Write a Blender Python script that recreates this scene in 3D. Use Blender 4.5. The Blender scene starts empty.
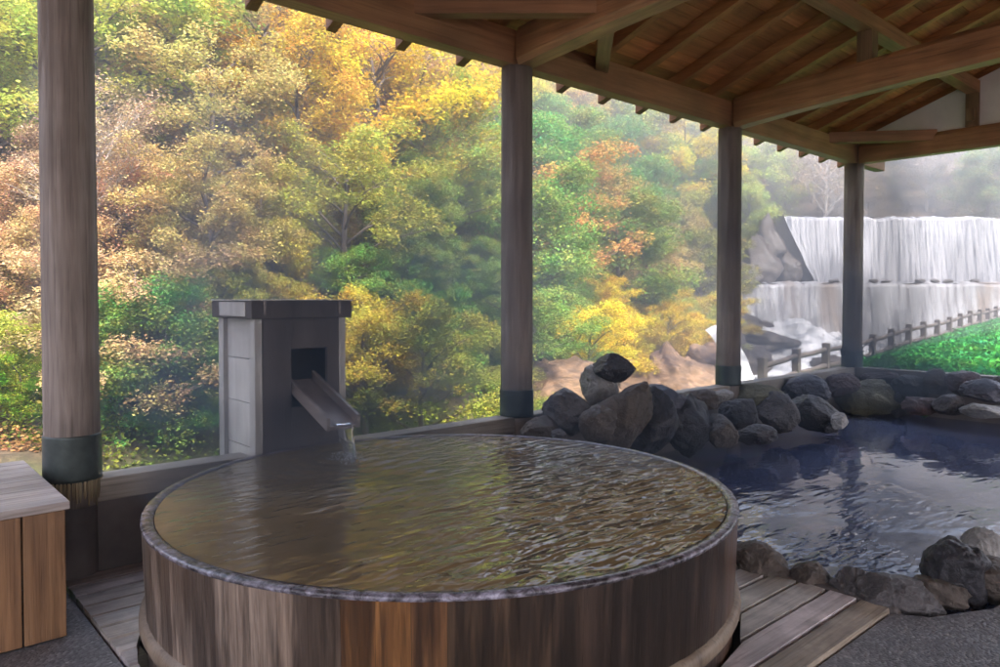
import bpy, math, random
import numpy as np
from mathutils import Vector, Matrix, noise
R = math.radians
random.seed(7); rng = np.random.default_rng(7)
sc = bpy.context.scene
col = sc.collection
F = 737.0; HOR = 298.0; EYE = 1.236
# building axes: X runs along the eave, Y towards the ravine; the camera stands over their origin
AX = R(41.8); CX, SX = math.cos(AX), math.sin(AX)
def W(X, Y, z=0.0): return Vector((X*CX - Y*SX, X*SX + Y*CX, z))
def proj(p):                       # pixel a world point is seen at (camera at the origin looking along +y)
    return 500 + F*p[0]/p[1], HOR - F*(p[2]-EYE)/p[1]
def onY(u, v, Y):                  # building point on the plane Y seen at pixel
    a = math.atan((u-500)/F); t = R(48.2) - a
    X = Y/math.tan(t); d = X*SX + Y*CX
    return X, Y, EYE + (HOR-v)/F*d, d
def onX(u, v, X):
    a = math.atan((u-500)/F); t = R(48.2) - a
    Y = X*math.tan(t); d = X*SX + Y*CX
    return X, Y, EYE + (HOR-v)/F*d, d

# ------------------------------------------------------------------ materials
def newmat(name):
    m = bpy.data.materials.new(name); m.use_nodes = True
    nt = m.node_tree; nt.nodes.clear()
    return m, nt
def nd(nt, t, **kw):
    n = nt.nodes.new(t)
    for k, v in kw.items():
        if k.startswith('i_'): n.inputs[k[2:].replace('_', ' ')].default_value = v
        else: setattr(n, k, v)
    return n
def ramp(nt, stops, fac=None):
    r = nt.nodes.new('ShaderNodeValToRGB'); e = r.color_ramp.elements
    while len(e) > 1: e.remove(e[-1])
    e[0].position = stops[0][0]; e[0].color = (*stops[0][1], 1)
    for p, c in stops[1:]:
        x = e.new(p); x.color = (*c, 1)
    if fac is not None: nt.links.new(fac, r.inputs[0])
    return r
def out(nt, sh):
    o = nt.nodes.new('ShaderNodeOutputMaterial'); nt.links.new(sh, o.inputs[0]); return o
def mapped(nt, scale, src='Object'):
    tc = nd(nt, 'ShaderNodeTexCoord'); mp = nd(nt, 'ShaderNodeMapping'); mp.inputs['Scale'].default_value = scale
    nt.links.new(tc.outputs[src], mp.inputs[0]); return mp.outputs[0]
def noi(nt, vec, scale, detail=4, rough=.55, dist=0):
    n = nd(nt, 'ShaderNodeTexNoise'); n.inputs['Scale'].default_value = scale
    n.inputs['Detail'].default_value = detail; n.inputs['Roughness'].default_value = rough
    n.inputs['Distortion'].default_value = dist
    if vec is not None: nt.links.new(vec, n.inputs['Vector'])
    return n.outputs['Fac']
def mixc(nt, fac, a, b, mode='MIX'):
    m = nd(nt, 'ShaderNodeMix', data_type='RGBA', blend_type=mode)
    for s, k in ((fac, 0), (a, 6), (b, 7)):
        if hasattr(s, 'links') or hasattr(s, 'is_linked'): nt.links.new(s, m.inputs[k])
        elif k == 0: m.inputs[0].default_value = s
        else: m.inputs[k].default_value = (*s, 1)
    return m.outputs[2]
def bump(nt, h, strength, dist=.01):
    b = nd(nt, 'ShaderNodeBump'); b.inputs['Strength'].default_value = strength; b.inputs['Distance'].default_value = dist
    nt.links.new(h, b.inputs['Height']); return b.outputs[0]
def bsdf(nt, color, rough, normal=None, **kw):
    p = nd(nt, 'ShaderNodeBsdfPrincipled')
    if isinstance(color, tuple): p.inputs['Base Color'].default_value = (*color, 1)
    else: nt.links.new(color, p.inputs['Base Color'])
    if isinstance(rough, (int, float)): p.inputs['Roughness'].default_value = rough
    else: nt.links.new(rough, p.inputs['Roughness'])
    if normal: nt.links.new(normal, p.inputs['Normal'])
    for k, v in kw.items(): p.inputs[k].default_value = v
    out(nt, p.outputs[0]); return p

def wood(name, dark, mid, light, axis='X', rough=.65, rnd=.35, grain=1.0, attr=False, crack=.5, stain=.0):
    m, nt = newmat(name)
    k = {'X': (1.2, 22, 22), 'Y': (22, 1.2, 22), 'Z': (22, 22, 1.2)}[axis]
    v = mapped(nt, tuple(q*grain for q in k))
    n1 = noi(nt, v, 1.0, 6, .65, .6)
    v2 = mapped(nt, (1, 1, 1)); n2 = noi(nt, v2, 2.3, 3)
    k3 = {'X': (2.5, 90, 90), 'Y': (90, 2.5, 90), 'Z': (90, 90, 2.5)}[axis]
    n3 = noi(nt, mapped(nt, k3), 1.0, 3, .6)
    r = ramp(nt, [(.28, dark), (.5, mid), (.74, light)], n1)
    c = r.outputs[0]
    cr = ramp(nt, [(.33, (.35, .33, .3)), (.45, (1, 1, 1))], n3)
    c = mixc(nt, crack, c, cr.outputs[0], 'MULTIPLY')
    br = ramp(nt, [(.3, (.6, .58, .56)), (.65, (1.15, 1.13, 1.1))], n2)
    c = mixc(nt, .8, c, br.outputs[0], 'MULTIPLY')
    if stain:
        sn = noi(nt, mapped(nt, {'Z': (9, 9, .8)}.get(axis, (4, 4, 4))), 1.0, 4, .7)
        sr = ramp(nt, [(.42, (1, 1, 1)), (.52, (.14, .115, .105))], sn)
        c = mixc(nt, stain, c, sr.outputs[0], 'MULTIPLY')
        s2 = ramp(nt, [(.42, (1.05, 1.05, 1.05)), (.58, (.48, .44, .42))], noi(nt, mapped(nt, {'Z': (34, 34, 1.6)}.get(axis, (9, 9, 9))), 1.0, 5, .7))
        c = mixc(nt, stain, c, s2.outputs[0], 'MULTIPLY')
    g = nd(nt, 'ShaderNodeNewGeometry')
    rr = ramp(nt, [(0, (1-rnd,)*3), (1, (1+rnd, 1+rnd*.9, 1+rnd*.8))], g.outputs['Random Per Island'])
    c = mixc(nt, 1.0, c, rr.outputs[0], 'MULTIPLY')
    if attr:
        a = nd(nt, 'ShaderNodeAttribute', attribute_name='col')
        c = mixc(nt, 1.0, c, a.outputs['Color'], 'MULTIPLY')
    ad = nd(nt, 'ShaderNodeMath', operation='ADD'); nt.links.new(n1, ad.inputs[0]); nt.links.new(n3, ad.inputs[1])
    bsdf(nt, c, rough, bump(nt, ad.outputs[0], .45, .006))
    return m

M = {}
M['post'] = wood('weathered_post_wood', (.15, .115, .10), (.26, .21, .185), (.38, .325, .30), 'Z', .7, .1, stain=.15)
M['beam_x'] = wood('roof_beam_wood', (.20, .085, .04), (.34, .165, .08), (.46, .25, .135), 'X', .6, .12)
M['beam_y'] = wood('roof_crossbeam_wood', (.23, .10, .045), (.39, .19, .09), (.53, .29, .15), 'Y', .55, .12)
M['beam_z'] = wood('strut_wood', (.16, .085, .045), (.24, .14, .075), (.32, .2, .12), 'Z', .6, .15)
M['rafter'] = wood('rafter_wood', (.24, .095, .035), (.46, .2, .075), (.6, .29, .125), 'Y', .6, .25)
M['sheath'] = wood('roof_board_wood', (.26, .095, .035), (.46, .185, .07), (.62, .28, .12), 'X', .65, .3)
M['sill'] = wood('sill_wood', (.22, .19, .16), (.34, .3, .26), (.45, .41, .36), 'X', .6, .1)
M['silly'] = wood('sill_wood_cross', (.22, .19, .16), (.34, .3, .26), (.45, .41, .36), 'Y', .6, .1)
M['deck'] = wood('deck_board_wood', (.27, .25, .245), (.56, .535, .525), (.76, .735, .72), 'X', .36, .15, grain=.8, attr=True, stain=.25)
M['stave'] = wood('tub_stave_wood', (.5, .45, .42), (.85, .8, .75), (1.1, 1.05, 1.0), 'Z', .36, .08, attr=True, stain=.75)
M['hoop'] = wood('tub_hoop_wood', (.10, .07, .05), (.2, .15, .11), (.3, .24, .19), 'Z', .5, .1, grain=.2)
M['spout_lit'] = wood('spout_wood_lit', (.5, .47, .45), (.68, .65, .63), (.8, .77, .75), 'Z', .65, .08, grain=.6, crack=.25)  # paler copy of the box wood: light on the left side painted in
M['spout_shaded'] = wood('spout_wood_shaded', (.075, .062, .06), (.12, .10, .098), (.17, .15, .145), 'Z', .7, .08, grain=.6, crack=.25)  # darker copy of the box wood: shade of the front painted in
M['chute'] = wood('chute_wood', (.2, .165, .15), (.36, .30, .28), (.5, .43, .41), 'Y', .4, .1)
M['bench_z'] = wood('bench_panel_wood', (.15, .07, .03), (.27, .14, .065), (.36, .2, .1), 'Z', .55, .12, stain=.2)
M['bench_top'] = wood('bench_top_wood', (.24, .19, .18), (.42, .36, .34), (.55, .5, .48), 'X', .5, .2)
M['fence'] = wood('fence_wood', (.07, .052, .045), (.12, .095, .082), (.17, .14, .12), 'Z', .85, .1)
M['fray'] = wood('frayed_post_foot', (.12, .09, .05), (.28, .22, .13), (.45, .38, .25), 'Z', .8, .3)

def simple(name, c, rough, nscale=8, amt=.3, bstr=.3, **kw):
    m, nt = newmat(name); v = mapped(nt, (1, 1, 1)); n = noi(nt, v, nscale, 6, .6)
    r = ramp(nt, [(.3, tuple(x*(1-amt) for x in c)), (.7, tuple(min(1, x*(1+amt)) for x in c))], n)
    bsdf(nt, r.outputs[0], rough, bump(nt, n, bstr, .01), **kw); return m
M['band'] = simple('green_copper_band', (.055, .068, .066), .42, 14, .4, .15, Metallic=.35)
M['rope'] = simple('dark_cord', (.03, .03, .035), .7, 40)
M['plaster'] = simple('white_plaster', (.78, .73, .69), .9, 5, .08, .1)
M['lowwall'] = simple('dark_low_wall', (.125, .105, .10), .7, 4, .4, .3)
M['roofing'] = simple('dark_roofing', (.06, .06, .06), .8, 10)
M['bark'] = simple('tree_bark', (.10, .075, .06), .9, 6, .45, .5)
M['palebark'] = simple('pale_tree_bark', (.34, .29, .25), .9, 6, .35, .4)
M['concrete'] = simple('dam_concrete', (.22, .19, .16), .8, .8, .5, .5)
M['dark'] = simple('recess_shade_black', (.02, .018, .016), .9)  # near-black colour standing in for shade inside recesses

def rockmat(name, a, b, scale=5, rough=.6, strata=False, bstr=.9, coat=0.0):
    m, nt = newmat(name); v = mapped(nt, (1, 1, 3.0 if strata else 1))
    if strata:
        v = nt.nodes[-1].outputs[0]; nt.nodes[-1].inputs['Rotation'].default_value = (.5, .35, 0)
    n = noi(nt, v, scale, 9, .65, .4); n2 = noi(nt, v, scale*7, 5, .6)
    r = ramp(nt, [(.3, a), (.52, tuple((x+y)/2 for x, y in zip(a, b))), (.72, b)], n)
    sp = ramp(nt, [(.35, (.6, .6, .6)), (.62, (1.15, 1.15, 1.15))], n2)
    c = mixc(nt, .8, r.outputs[0], sp.outputs[0], 'MULTIPLY')
    ad = nd(nt, 'ShaderNodeMath', operation='MULTIPLY_ADD'); nt.links.new(n, ad.inputs[0]); ad.inputs[1].default_value = 2.0; nt.links.new(n2, ad.inputs[2])
    rr = ramp(nt, [(.35, (rough*.6,)*3), (.65, (min(1, rough*1.25),)*3)], n)
    bsdf(nt, c, rr.outputs[0], bump(nt, ad.outputs[0], bstr, .02)); return m
M['r_dark'] = rockmat('wet_dark_rock', (.014, .013, .017), (.06, .056, .068), 5, .38)
M['r_grey'] = rockmat('grey_rock', (.032, .028, .032), (.15, .135, .14), 6, .42)
M['r_pale'] = rockmat('pale_rock', (.14, .13, .125), (.42, .4, .39), 4, .6)
M['r_brown'] = rockmat('brown_rock', (.04, .03, .026), (.15, .118, .10), 5, .55)
M['r_red'] = rockmat('reddish_rock', (.05, .028, .028), (.15, .09, .09), 5, .5)
M['r_olive'] = rockmat('olive_pitted_rock', (.07, .065, .04), (.30, .28, .19), 7, .7, bstr=1.0)
M['r_blue'] = rockmat('bluish_grey_rock', (.03, .03, .045), (.14, .14, .18), 5, .4)
M['cliff'] = rockmat('orange_brown_cliff_rock', (.05, .028, .017), (.36, .215, .12), 3.2, .9, True, 1.0)
M['rivrock'] = rockmat('river_rock', (.03, .022, .018), (.11, .085, .07), 1.8, .6, True)

# tub rim: pale worn lip, wet
m, nt = newmat('tub_rim_worn'); v = mapped(nt, (1, 1, 1))
n = noi(nt, v, 26, 8, .7, .5); n2 = noi(nt, v, 5, 3)
r = ramp(nt, [(.38, (.035, .03, .035)), (.48, (.12, .108, .125)), (.60, (.27, .25, .30)), (.74, (.52, .5, .58))], n)
br = ramp(nt, [(.35, (.7, .68, .68)), (.65, (1.1, 1.1, 1.15))], n2)
bsdf(nt, mixc(nt, 1, r.outputs[0], br.outputs[0], 'MULTIPLY'), .16, bump(nt, n, .4, .004)); M['rim'] = m

# floor: pebble wash
m, nt = newmat('pebble_wash_floor'); v = mapped(nt, (1, 1, 1))
vo = nd(nt, 'ShaderNodeTexVoronoi'); vo.inputs['Scale'].default_value = 95; nt.links.new(v, vo.inputs['Vector'])
cr = ramp(nt, [(0, (.07, .07, .08)), (.6, (.16, .157, .17)), (.9, (.27, .265, .275)), (1, (.48, .47, .47))], vo.outputs['Color'])
big = ramp(nt, [(.3, (.7, .7, .72)), (.7, (1.2, 1.2, 1.2))], noi(nt, v, 1.6, 4))
bsdf(nt, mixc(nt, 1, cr.outputs[0], big.outputs[0], 'MULTIPLY'), .5, bump(nt, vo.outputs['Distance'], .7, -.004)); M['floor'] = m

# hot water
def watermat(name, c1, c2, sc1, sc2, strength, rough=.03, dist=.02, flow=(0, 0, 0), off=0.0):
    m, nt = newmat(name)
    va = mapped(nt, (.55, 1.7, 1)); nt.nodes[-1].inputs['Rotation'].default_value = (0, 0, R(62))
    n1 = noi(nt, va, sc1, 1, .4, .35); n2 = noi(nt, mapped(nt, (.8, 1.3, 1)), sc2, 1, .4, .2)
    big = noi(nt, mapped(nt, (1, 1, 1)), 1.1, 2)
    dt = nd(nt, 'ShaderNodeVectorMath', operation='DOT_PRODUCT'); nt.links.new(mapped(nt, (1, 1, 1)), dt.inputs[0]); dt.inputs[1].default_value = flow
    sm = nd(nt, 'ShaderNodeMath', operation='ADD'); nt.links.new(big, sm.inputs[0]); nt.links.new(dt.outputs['Value'], sm.inputs[1])
    s2_ = nd(nt, 'ShaderNodeMath', operation='ADD'); nt.links.new(sm.outputs[0], s2_.inputs[0]); s2_.inputs[1].default_value = off; sm = s2_
    bg = ramp(nt, [(.34, (.07,)*3), (.78, (1,)*3)], sm.outputs[0])
    ad = nd(nt, 'ShaderNodeMath', operation='MULTIPLY_ADD'); nt.links.new(n2, ad.inputs[0]); ad.inputs[1].default_value = .22; nt.links.new(n1, ad.inputs[2])
    mu = nd(nt, 'ShaderNodeMath', operation='MULTIPLY'); nt.links.new(ad.outputs[0], mu.inputs[0]); nt.links.new(bg.outputs[0], mu.inputs[1])
    c = ramp(nt, [(.35, c1), (.65, c2)], noi(nt, mapped(nt, (1, 1, 1)), .9, 3))
    p = bsdf(nt, c.outputs[0], rough, bump(nt, mu.outputs[0], strength, dist)); p.inputs['IOR'].default_value = 1.48
    return m
M['tubwater'] = watermat('murky_hot_water', (.14, .098, .05), (.25, .18, .095), 12, 27, 1.0, .012, .065, (.22, -.14, 0))
M['poolwater'] = watermat('pool_water', (.035, .045, .09), (.065, .08, .135), 9, 22, 1.0, .04, .030, (-.13, .0, 0), .50)

m, nt = newmat('falling_water'); 
a = nd(nt, 'ShaderNodeBsdfPrincipled'); a.inputs['Base Color'].default_value = (.9, .93, 1, 1); a.inputs['Roughness'].default_value = .08
a.inputs['Transmission Weight'].default_value = .92; a.inputs['IOR'].default_value = 1.2
out(nt, a.outputs[0]); M['stream'] = m

M['froth'] = simple('white_froth', (.55, .56, .6), .3)
# white water
def foam(name, stretch, scale, a, b, lo=.38, hi=.6, brown=None):
    m, nt = newmat(name); v = mapped(nt, stretch); n = noi(nt, v, scale, 7, .68, .2)
    r = ramp(nt, [(lo, a), (hi, b)], n); c = r.outputs[0]
    if brown:
        n2 = noi(nt, mapped(nt, (.45, .3, .12)), 1.0, 4, .6)
        f = ramp(nt, [(.52, (0, 0, 0)), (.66, (.8, .8, .8))], n2)
        c = mixc(nt, f.outputs[0], c, brown, 'MIX')
    bsdf(nt, c, .5, bump(nt, n, .6, .15)); return m
M['curtain'] = foam('waterfall_white', (7.0, 1, .35), 1.0, (.10, .105, .13), (.34, .335, .355), .38, .54)
M['curtain2'] = foam('waterfall_white_thin', (4.0, 1, .2), 1.0, (.12, .11, .12), (.34, .335, .345), .34, .56, (.16, .11, .075))
M['white'] = foam('churning_white_water', (.8, 1.2, 1), 1.0, (.20, .205, .22), (.50, .49, .50), .36, .58)
M['streampond'] = simple('river_water', (.3, .33, .36), .25, 2, .4, .5)

# leaves take their hue from the object's colour
def leafmat(name, var=.4, trans=.45, hue=.045, tint=None):
    m, nt = newmat(name); oi = nd(nt, 'ShaderNodeObjectInfo'); g = nd(nt, 'ShaderNodeNewGeometry')
    n = noi(nt, mapped(nt, (1, 1, 1)), .9, 3, .6)
    hs = nd(nt, 'ShaderNodeHueSaturation')
    h1 = nd(nt, 'ShaderNodeMapRange'); nt.links.new(n, h1.inputs[0]); h1.inputs[1].default_value = .3; h1.inputs[2].default_value = .7
    h1.inputs[3].default_value = .5-hue*.5; h1.inputs[4].default_value = .5+hue*1.2
    wn = nd(nt, 'ShaderNodeMath', operation='MULTIPLY_ADD'); nt.links.new(g.outputs['Random Per Island'], wn.inputs[0]); wn.inputs[1].default_value = hue*.9
    ad = nd(nt, 'ShaderNodeMath', operation='SUBTRACT'); nt.links.new(h1.outputs[0], ad.inputs[0]); ad.inputs[1].default_value = hue*.30
    nt.links.new(ad.outputs[0], wn.inputs[2]); nt.links.new(wn.outputs[0], hs.inputs['Hue'])
    vv = nd(nt, 'ShaderNodeMapRange'); fr = nd(nt, 'ShaderNodeMath', operation='MULTIPLY'); fr.inputs[1].default_value = 37.7
    fx = nd(nt, 'ShaderNodeMath', operation='FRACT'); nt.links.new(g.outputs['Random Per Island'], fr.inputs[0]); nt.links.new(fr.outputs[0], fx.inputs[0])
    nt.links.new(fx.outputs[0], vv.inputs[0]); vv.inputs[3].default_value = 1-var; vv.inputs[4].default_value = 1+var
    nt.links.new(vv.outputs[0], hs.inputs['Value']); cc = oi.outputs['Color']
    if tint:
        tf = ramp(nt, [(.42, (0, 0, 0)), (.70, (.42, .42, .42))], noi(nt, mapped(nt, (1, 1, 1.6)), 1.6, 4, .7)); cc = mixc(nt, tf.outputs[0], cc, tint)
    nt.links.new(cc, hs.inputs['Color'])
    d = nd(nt, 'ShaderNodeBsdfDiffuse'); t = nd(nt, 'ShaderNodeBsdfTranslucent'); mx = nd(nt, 'ShaderNodeMixShader'); mx.inputs[0].default_value = trans
    nt.links.new(hs.outputs[0], d.inputs[0]); nt.links.new(hs.outputs[0], t.inputs[0])
    nt.links.new(d.outputs[0], mx.inputs[1]); nt.links.new(t.outputs[0], mx.inputs[2]); out(nt, mx.outputs[0]); return m
M['leaf'] = leafmat('autumn_leaves', tint=(.70, .36, .08))
M['grassblade'] = leafmat('bank_greenery', .65, .3, .05, tint=(.16, .17, .05))

# terrain
m, nt = newmat('ravine_ground'); v = mapped(nt, (1, 1, 1)); n = noi(nt, v, 1.1, 8, .7); n2 = noi(nt, v, 9, 5, .7)
r = ramp(nt, [(.32, (.035, .03, .018)), (.48, (.075, .05, .03)), (.6, (.12, .08, .05)), (.74, (.05, .075, .025))], n)
sp = ramp(nt, [(.35, (.5, .5, .5)), (.6, (1.25, 1.2, 1.1))], n2)
c = mixc(nt, 1, r.outputs[0], sp.outputs[0], 'MULTIPLY')
at = nd(nt, 'ShaderNodeAttribute', attribute_name='bank')
g = ramp(nt, [(.35, (.02, .09, .012)), (.65, (.05, .2, .025))], n2)
c = mixc(nt, at.outputs['Fac'], c, g.outputs[0]); bsdf(nt, c, .95, bump(nt, n2, .6, .05)); M['ground'] = m

# ------------------------------------------------------------------ mesh helpers
class MB:
    def __init__(s): s.v = []; s.f = []; s.c = []
    def add(s, vs, fs, c=None):
        b = len(s.v); s.v += [tuple(q) for q in vs]; s.f += [tuple(b+i for i in f) for f in fs]; s.c += [c or (1, 1, 1)]*len(fs); return s
    def box(s, x0, x1, y0, y1, z0, z1, c=None):
        return s.hexa([(x0,y0,z0),(x1,y0,z0),(x1,y1,z0),(x0,y1,z0),(x0,y0,z1),(x1,y0,z1),(x1,y1,z1),(x0,y1,z1)], c)
    def hexa(s, p, c=None):
        return s.add(p, [(3,2,1,0),(4,5,6,7),(0,1,5,4),(1,2,6,5),(2,3,7,6),(3,0,4,7)], c)
    def tube(s, pts, rad, n=8, cap=True, c=None):
        pts = [Vector(p) for p in pts]; vs = []; up = None
        if not hasattr(rad, '__len__'): rad = [rad]*len(pts)
        for i, p in enumerate(pts):
            t = (pts[min(i+1, len(pts)-1)] - pts[max(i-1, 0)]).normalized()
            if up is None: up = t.orthogonal().normalized()
            else: up = (up - t*up.dot(t)).normalized()
            w = t.cross(up)
            for k in range(n):
                a = 2*math.pi*k/n; vs.append(p + (up*math.cos(a) + w*math.sin(a))*rad[i])
        fs = [(i*n+k, i*n+(k+1) % n, (i+1)*n+(k+1) % n, (i+1)*n+k) for i in range(len(pts)-1) for k in range(n)]
        if cap: fs += [tuple(range(n-1, -1, -1)), tuple((len(pts)-1)*n+k for k in range(n))]
        return s.add(vs, fs, c)
    def lathe(s, prof, n=64, a0=0, a1=2*math.pi, c=None):
        full = abs(a1-a0) > 6.28; m = n if full else n+1; L = len(prof)
        vs = [(r*math.cos(a0+(a1-a0)*k/n), r*math.sin(a0+(a1-a0)*k/n), z) for k in range(m) for r, z in prof]
        fs = []
        for k in range(n):
            k2 = (k+1) % m
            for j in range(L-1): fs.append((k*L+j, k2*L+j, k2*L+j+1, k*L+j+1))
        return s.add(vs, fs, c)
    def build(s, name, mat, parent=None, smooth=False, bevel=0, loc=None, rz=0, attr=False):
        me = bpy.data.meshes.new(name); me.from_pydata(s.v, [], s.f); me.update()
        if mat: me.materials.append(M[mat] if isinstance(mat, str) else mat)
        if attr:
            a = me.color_attributes.new('col', 'FLOAT_COLOR', 'CORNER'); i = 0; buf = []
            for f, c in zip(s.f, s.c): buf += [c[0], c[1], c[2], 1]*len(f)
            a.data.foreach_set('color', buf)
        if smooth: me.polygons.foreach_set('use_smooth', [True]*len(me.polygons))
        o = bpy.data.objects.new(name, me); col.objects.link(o)
        if parent: o.parent = parent
        if loc is not None: o.location = loc
        o.rotation_euler.z = rz
        if bevel:
            b = o.modifiers.new('bevel', 'BEVEL'); b.width = bevel; b.segments = 2; b.limit_method = 'ANGLE'
        return o
def tag(o, label, cat=None, group=None, kind=None):
    if label: o['label'] = label
    if cat: o['category'] = cat
    if group: o['group'] = group
    if kind: o['kind'] = kind
    return o
def empty(name, loc, rz=0):
    o = bpy.data.objects.new(name, None); col.objects.link(o); o.location = loc; o.rotation_euler.z = rz; o.empty_display_size = .2; return o
def npmesh(name, verts, faces, mat, smooth=False):
    me = bpy.data.meshes.new(name); k = faces.shape[1]
    me.vertices.add(len(verts)); me.vertices.foreach_set('co', verts.astype(np.float32).ravel())
    me.loops.add(faces.size); me.loops.foreach_set('vertex_index', faces.astype(np.int32).ravel())
    me.polygons.add(len(faces)); me.polygons.foreach_set('loop_start', np.arange(0, faces.size, k, dtype=np.int32))
    me.polygons.foreach_set('loop_total', np.full(len(faces), k, dtype=np.int32))
    if smooth: me.polygons.foreach_set('use_smooth', np.ones(len(faces), dtype=bool))
    me.materials.append(mat); me.update(); me.validate(); return me
def smooth01(t): t = min(1, max(0, t)); return t*t*(3-2*t)

# ------------------------------------------------------------------ terrain
FOOT = [(-60, 3), (-12, 7.5), (-5.4, 8.8), (-3, 9.6), (0, 13), (3.2, 17), (6.3, 22.5), (11.0, 36), (14.6, 46), (18.3, 52.5), (19, 70), (19, 140)]
def foot_s(x, y):
    best = 1e9; sg = 1
    for (x0, y0), (x1, y1) in zip(FOOT, FOOT[1:]):
        dx, dy = x1-x0, y1-y0; t = ((x-x0)*dx+(y-y0)*dy)/(dx*dx+dy*dy); t = min(1, max(0, t))
        px, py = x0+t*dx, y0+t*dy; d = math.hypot(x-px, y-py)
        if d < best: best = d; sg = 1 if (dx*(y-y0) - dy*(x-x0)) > 0 else -1
    return best*sg
FD = Vector((1.487, 1.6)).normalized()
def fence_ks(x, y):
    vx, vy = x-6.5, y-18.2
    return (vx*FD.x+vy*FD.y)/2.184, vx*FD.y - vy*FD.x
def terr(x, y):
    s = foot_s(x, y)
    # river gully
    g = smooth01((x+1+ (y-9)*.15)/4.0)
    zr = -3.3 + 1.0*smooth01((y-30)/14)
    z = -.42*(1-g) + zr*g
    bank = 0
    k, sf = fence_ks(x, y)
    if sf > -1.6:
        fb = -1.04 + .075*max(-6, min(k, 22)) - .1
        zb = fb + (.22-fb)*smooth01(sf/4.8) if sf > 0 else fb
        if k > 8: zb = fb + (max(fb, .22)-fb)*smooth01(sf/4.8)
        w = smooth01((sf+1.6)/1.3); z = z*(1-w) + zb*w; bank = w
    if y > 51:                                  # river bed above the dam
        w = smooth01((y-51)/1.0); z = z*(1-w) + 6.3*w; bank *= (1-w)
        z += min(max(0, y-58), 80)*.46 * smooth01((y-58)/6)
    if s > 0:
        h = .95*min(s, 2.5) + (.49+.42*smooth01((y-22)/12))*max(0, s-2.5); h = 30*(1-math.exp(-h/24))*1.15 if h > 12 else h
        base = z if y < 51 else z
        z = max(base, 0) * 0 + base + h if y < 51 else max(base, -1 + h)
    nz = noise.noise(Vector((x*.25, y*.25, 3))) * .9 + noise.noise(Vector((x*.9, y*.9, 7)))*.22
    z += nz * (smooth01(s/2.5) if s > 0 else 0) * 1.0 + (noise.noise(Vector((x*.7, y*.7, 1)))*.06)
    return z, bank
def build_terrain():
    def axis(segs):
        r = []
        for a, b, st in segs: r += list(np.arange(a, b, st))
        return r
    xs = axis([(-400, -80, 40), (-80, -30, 4), (-30, 36, .6), (36, 80, 4), (80, 401, 40)])
    ys = axis([(-300, -20, 40), (-20, 4, 4), (4, 60, .6), (60, 120, 3), (120, 401, 35)])
    vs = []; bk = []
    for y in ys:
        for x in xs:
            z, b = terr(x, y) if y > 3 else (-.42 - smooth01((3-y)/1)*.0, 0)
            # keep below the building's footprint
            X = x*CX + y*SX; Y = -x*SX + y*CX
            if X < 8.95 and Y < 3.82: z = -.6; b = 0
            vs.append((x, y, z)); bk.append(b)
    nx = len(xs)
    fs = [(j*nx+i, j*nx+i+1, (j+1)*nx+i+1, (j+1)*nx+i) for j in range(len(ys)-1) for i in range(nx-1)]
    me = bpy.data.meshes.new('ground'); me.from_pydata(vs, [], fs); me.materials.append(M['ground'])
    a = me.attributes.new('bank', 'FLOAT', 'POINT'); a.data.foreach_set('value', bk)
    me.polygons.foreach_set('use_smooth', [True]*len(me.polygons))
    o = bpy.data.objects.new('ground', me); col.objects.link(o); tag(o, 'ravine ground rising into the wooded slope, with the green bank', kind='structure')
build_terrain()

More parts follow.
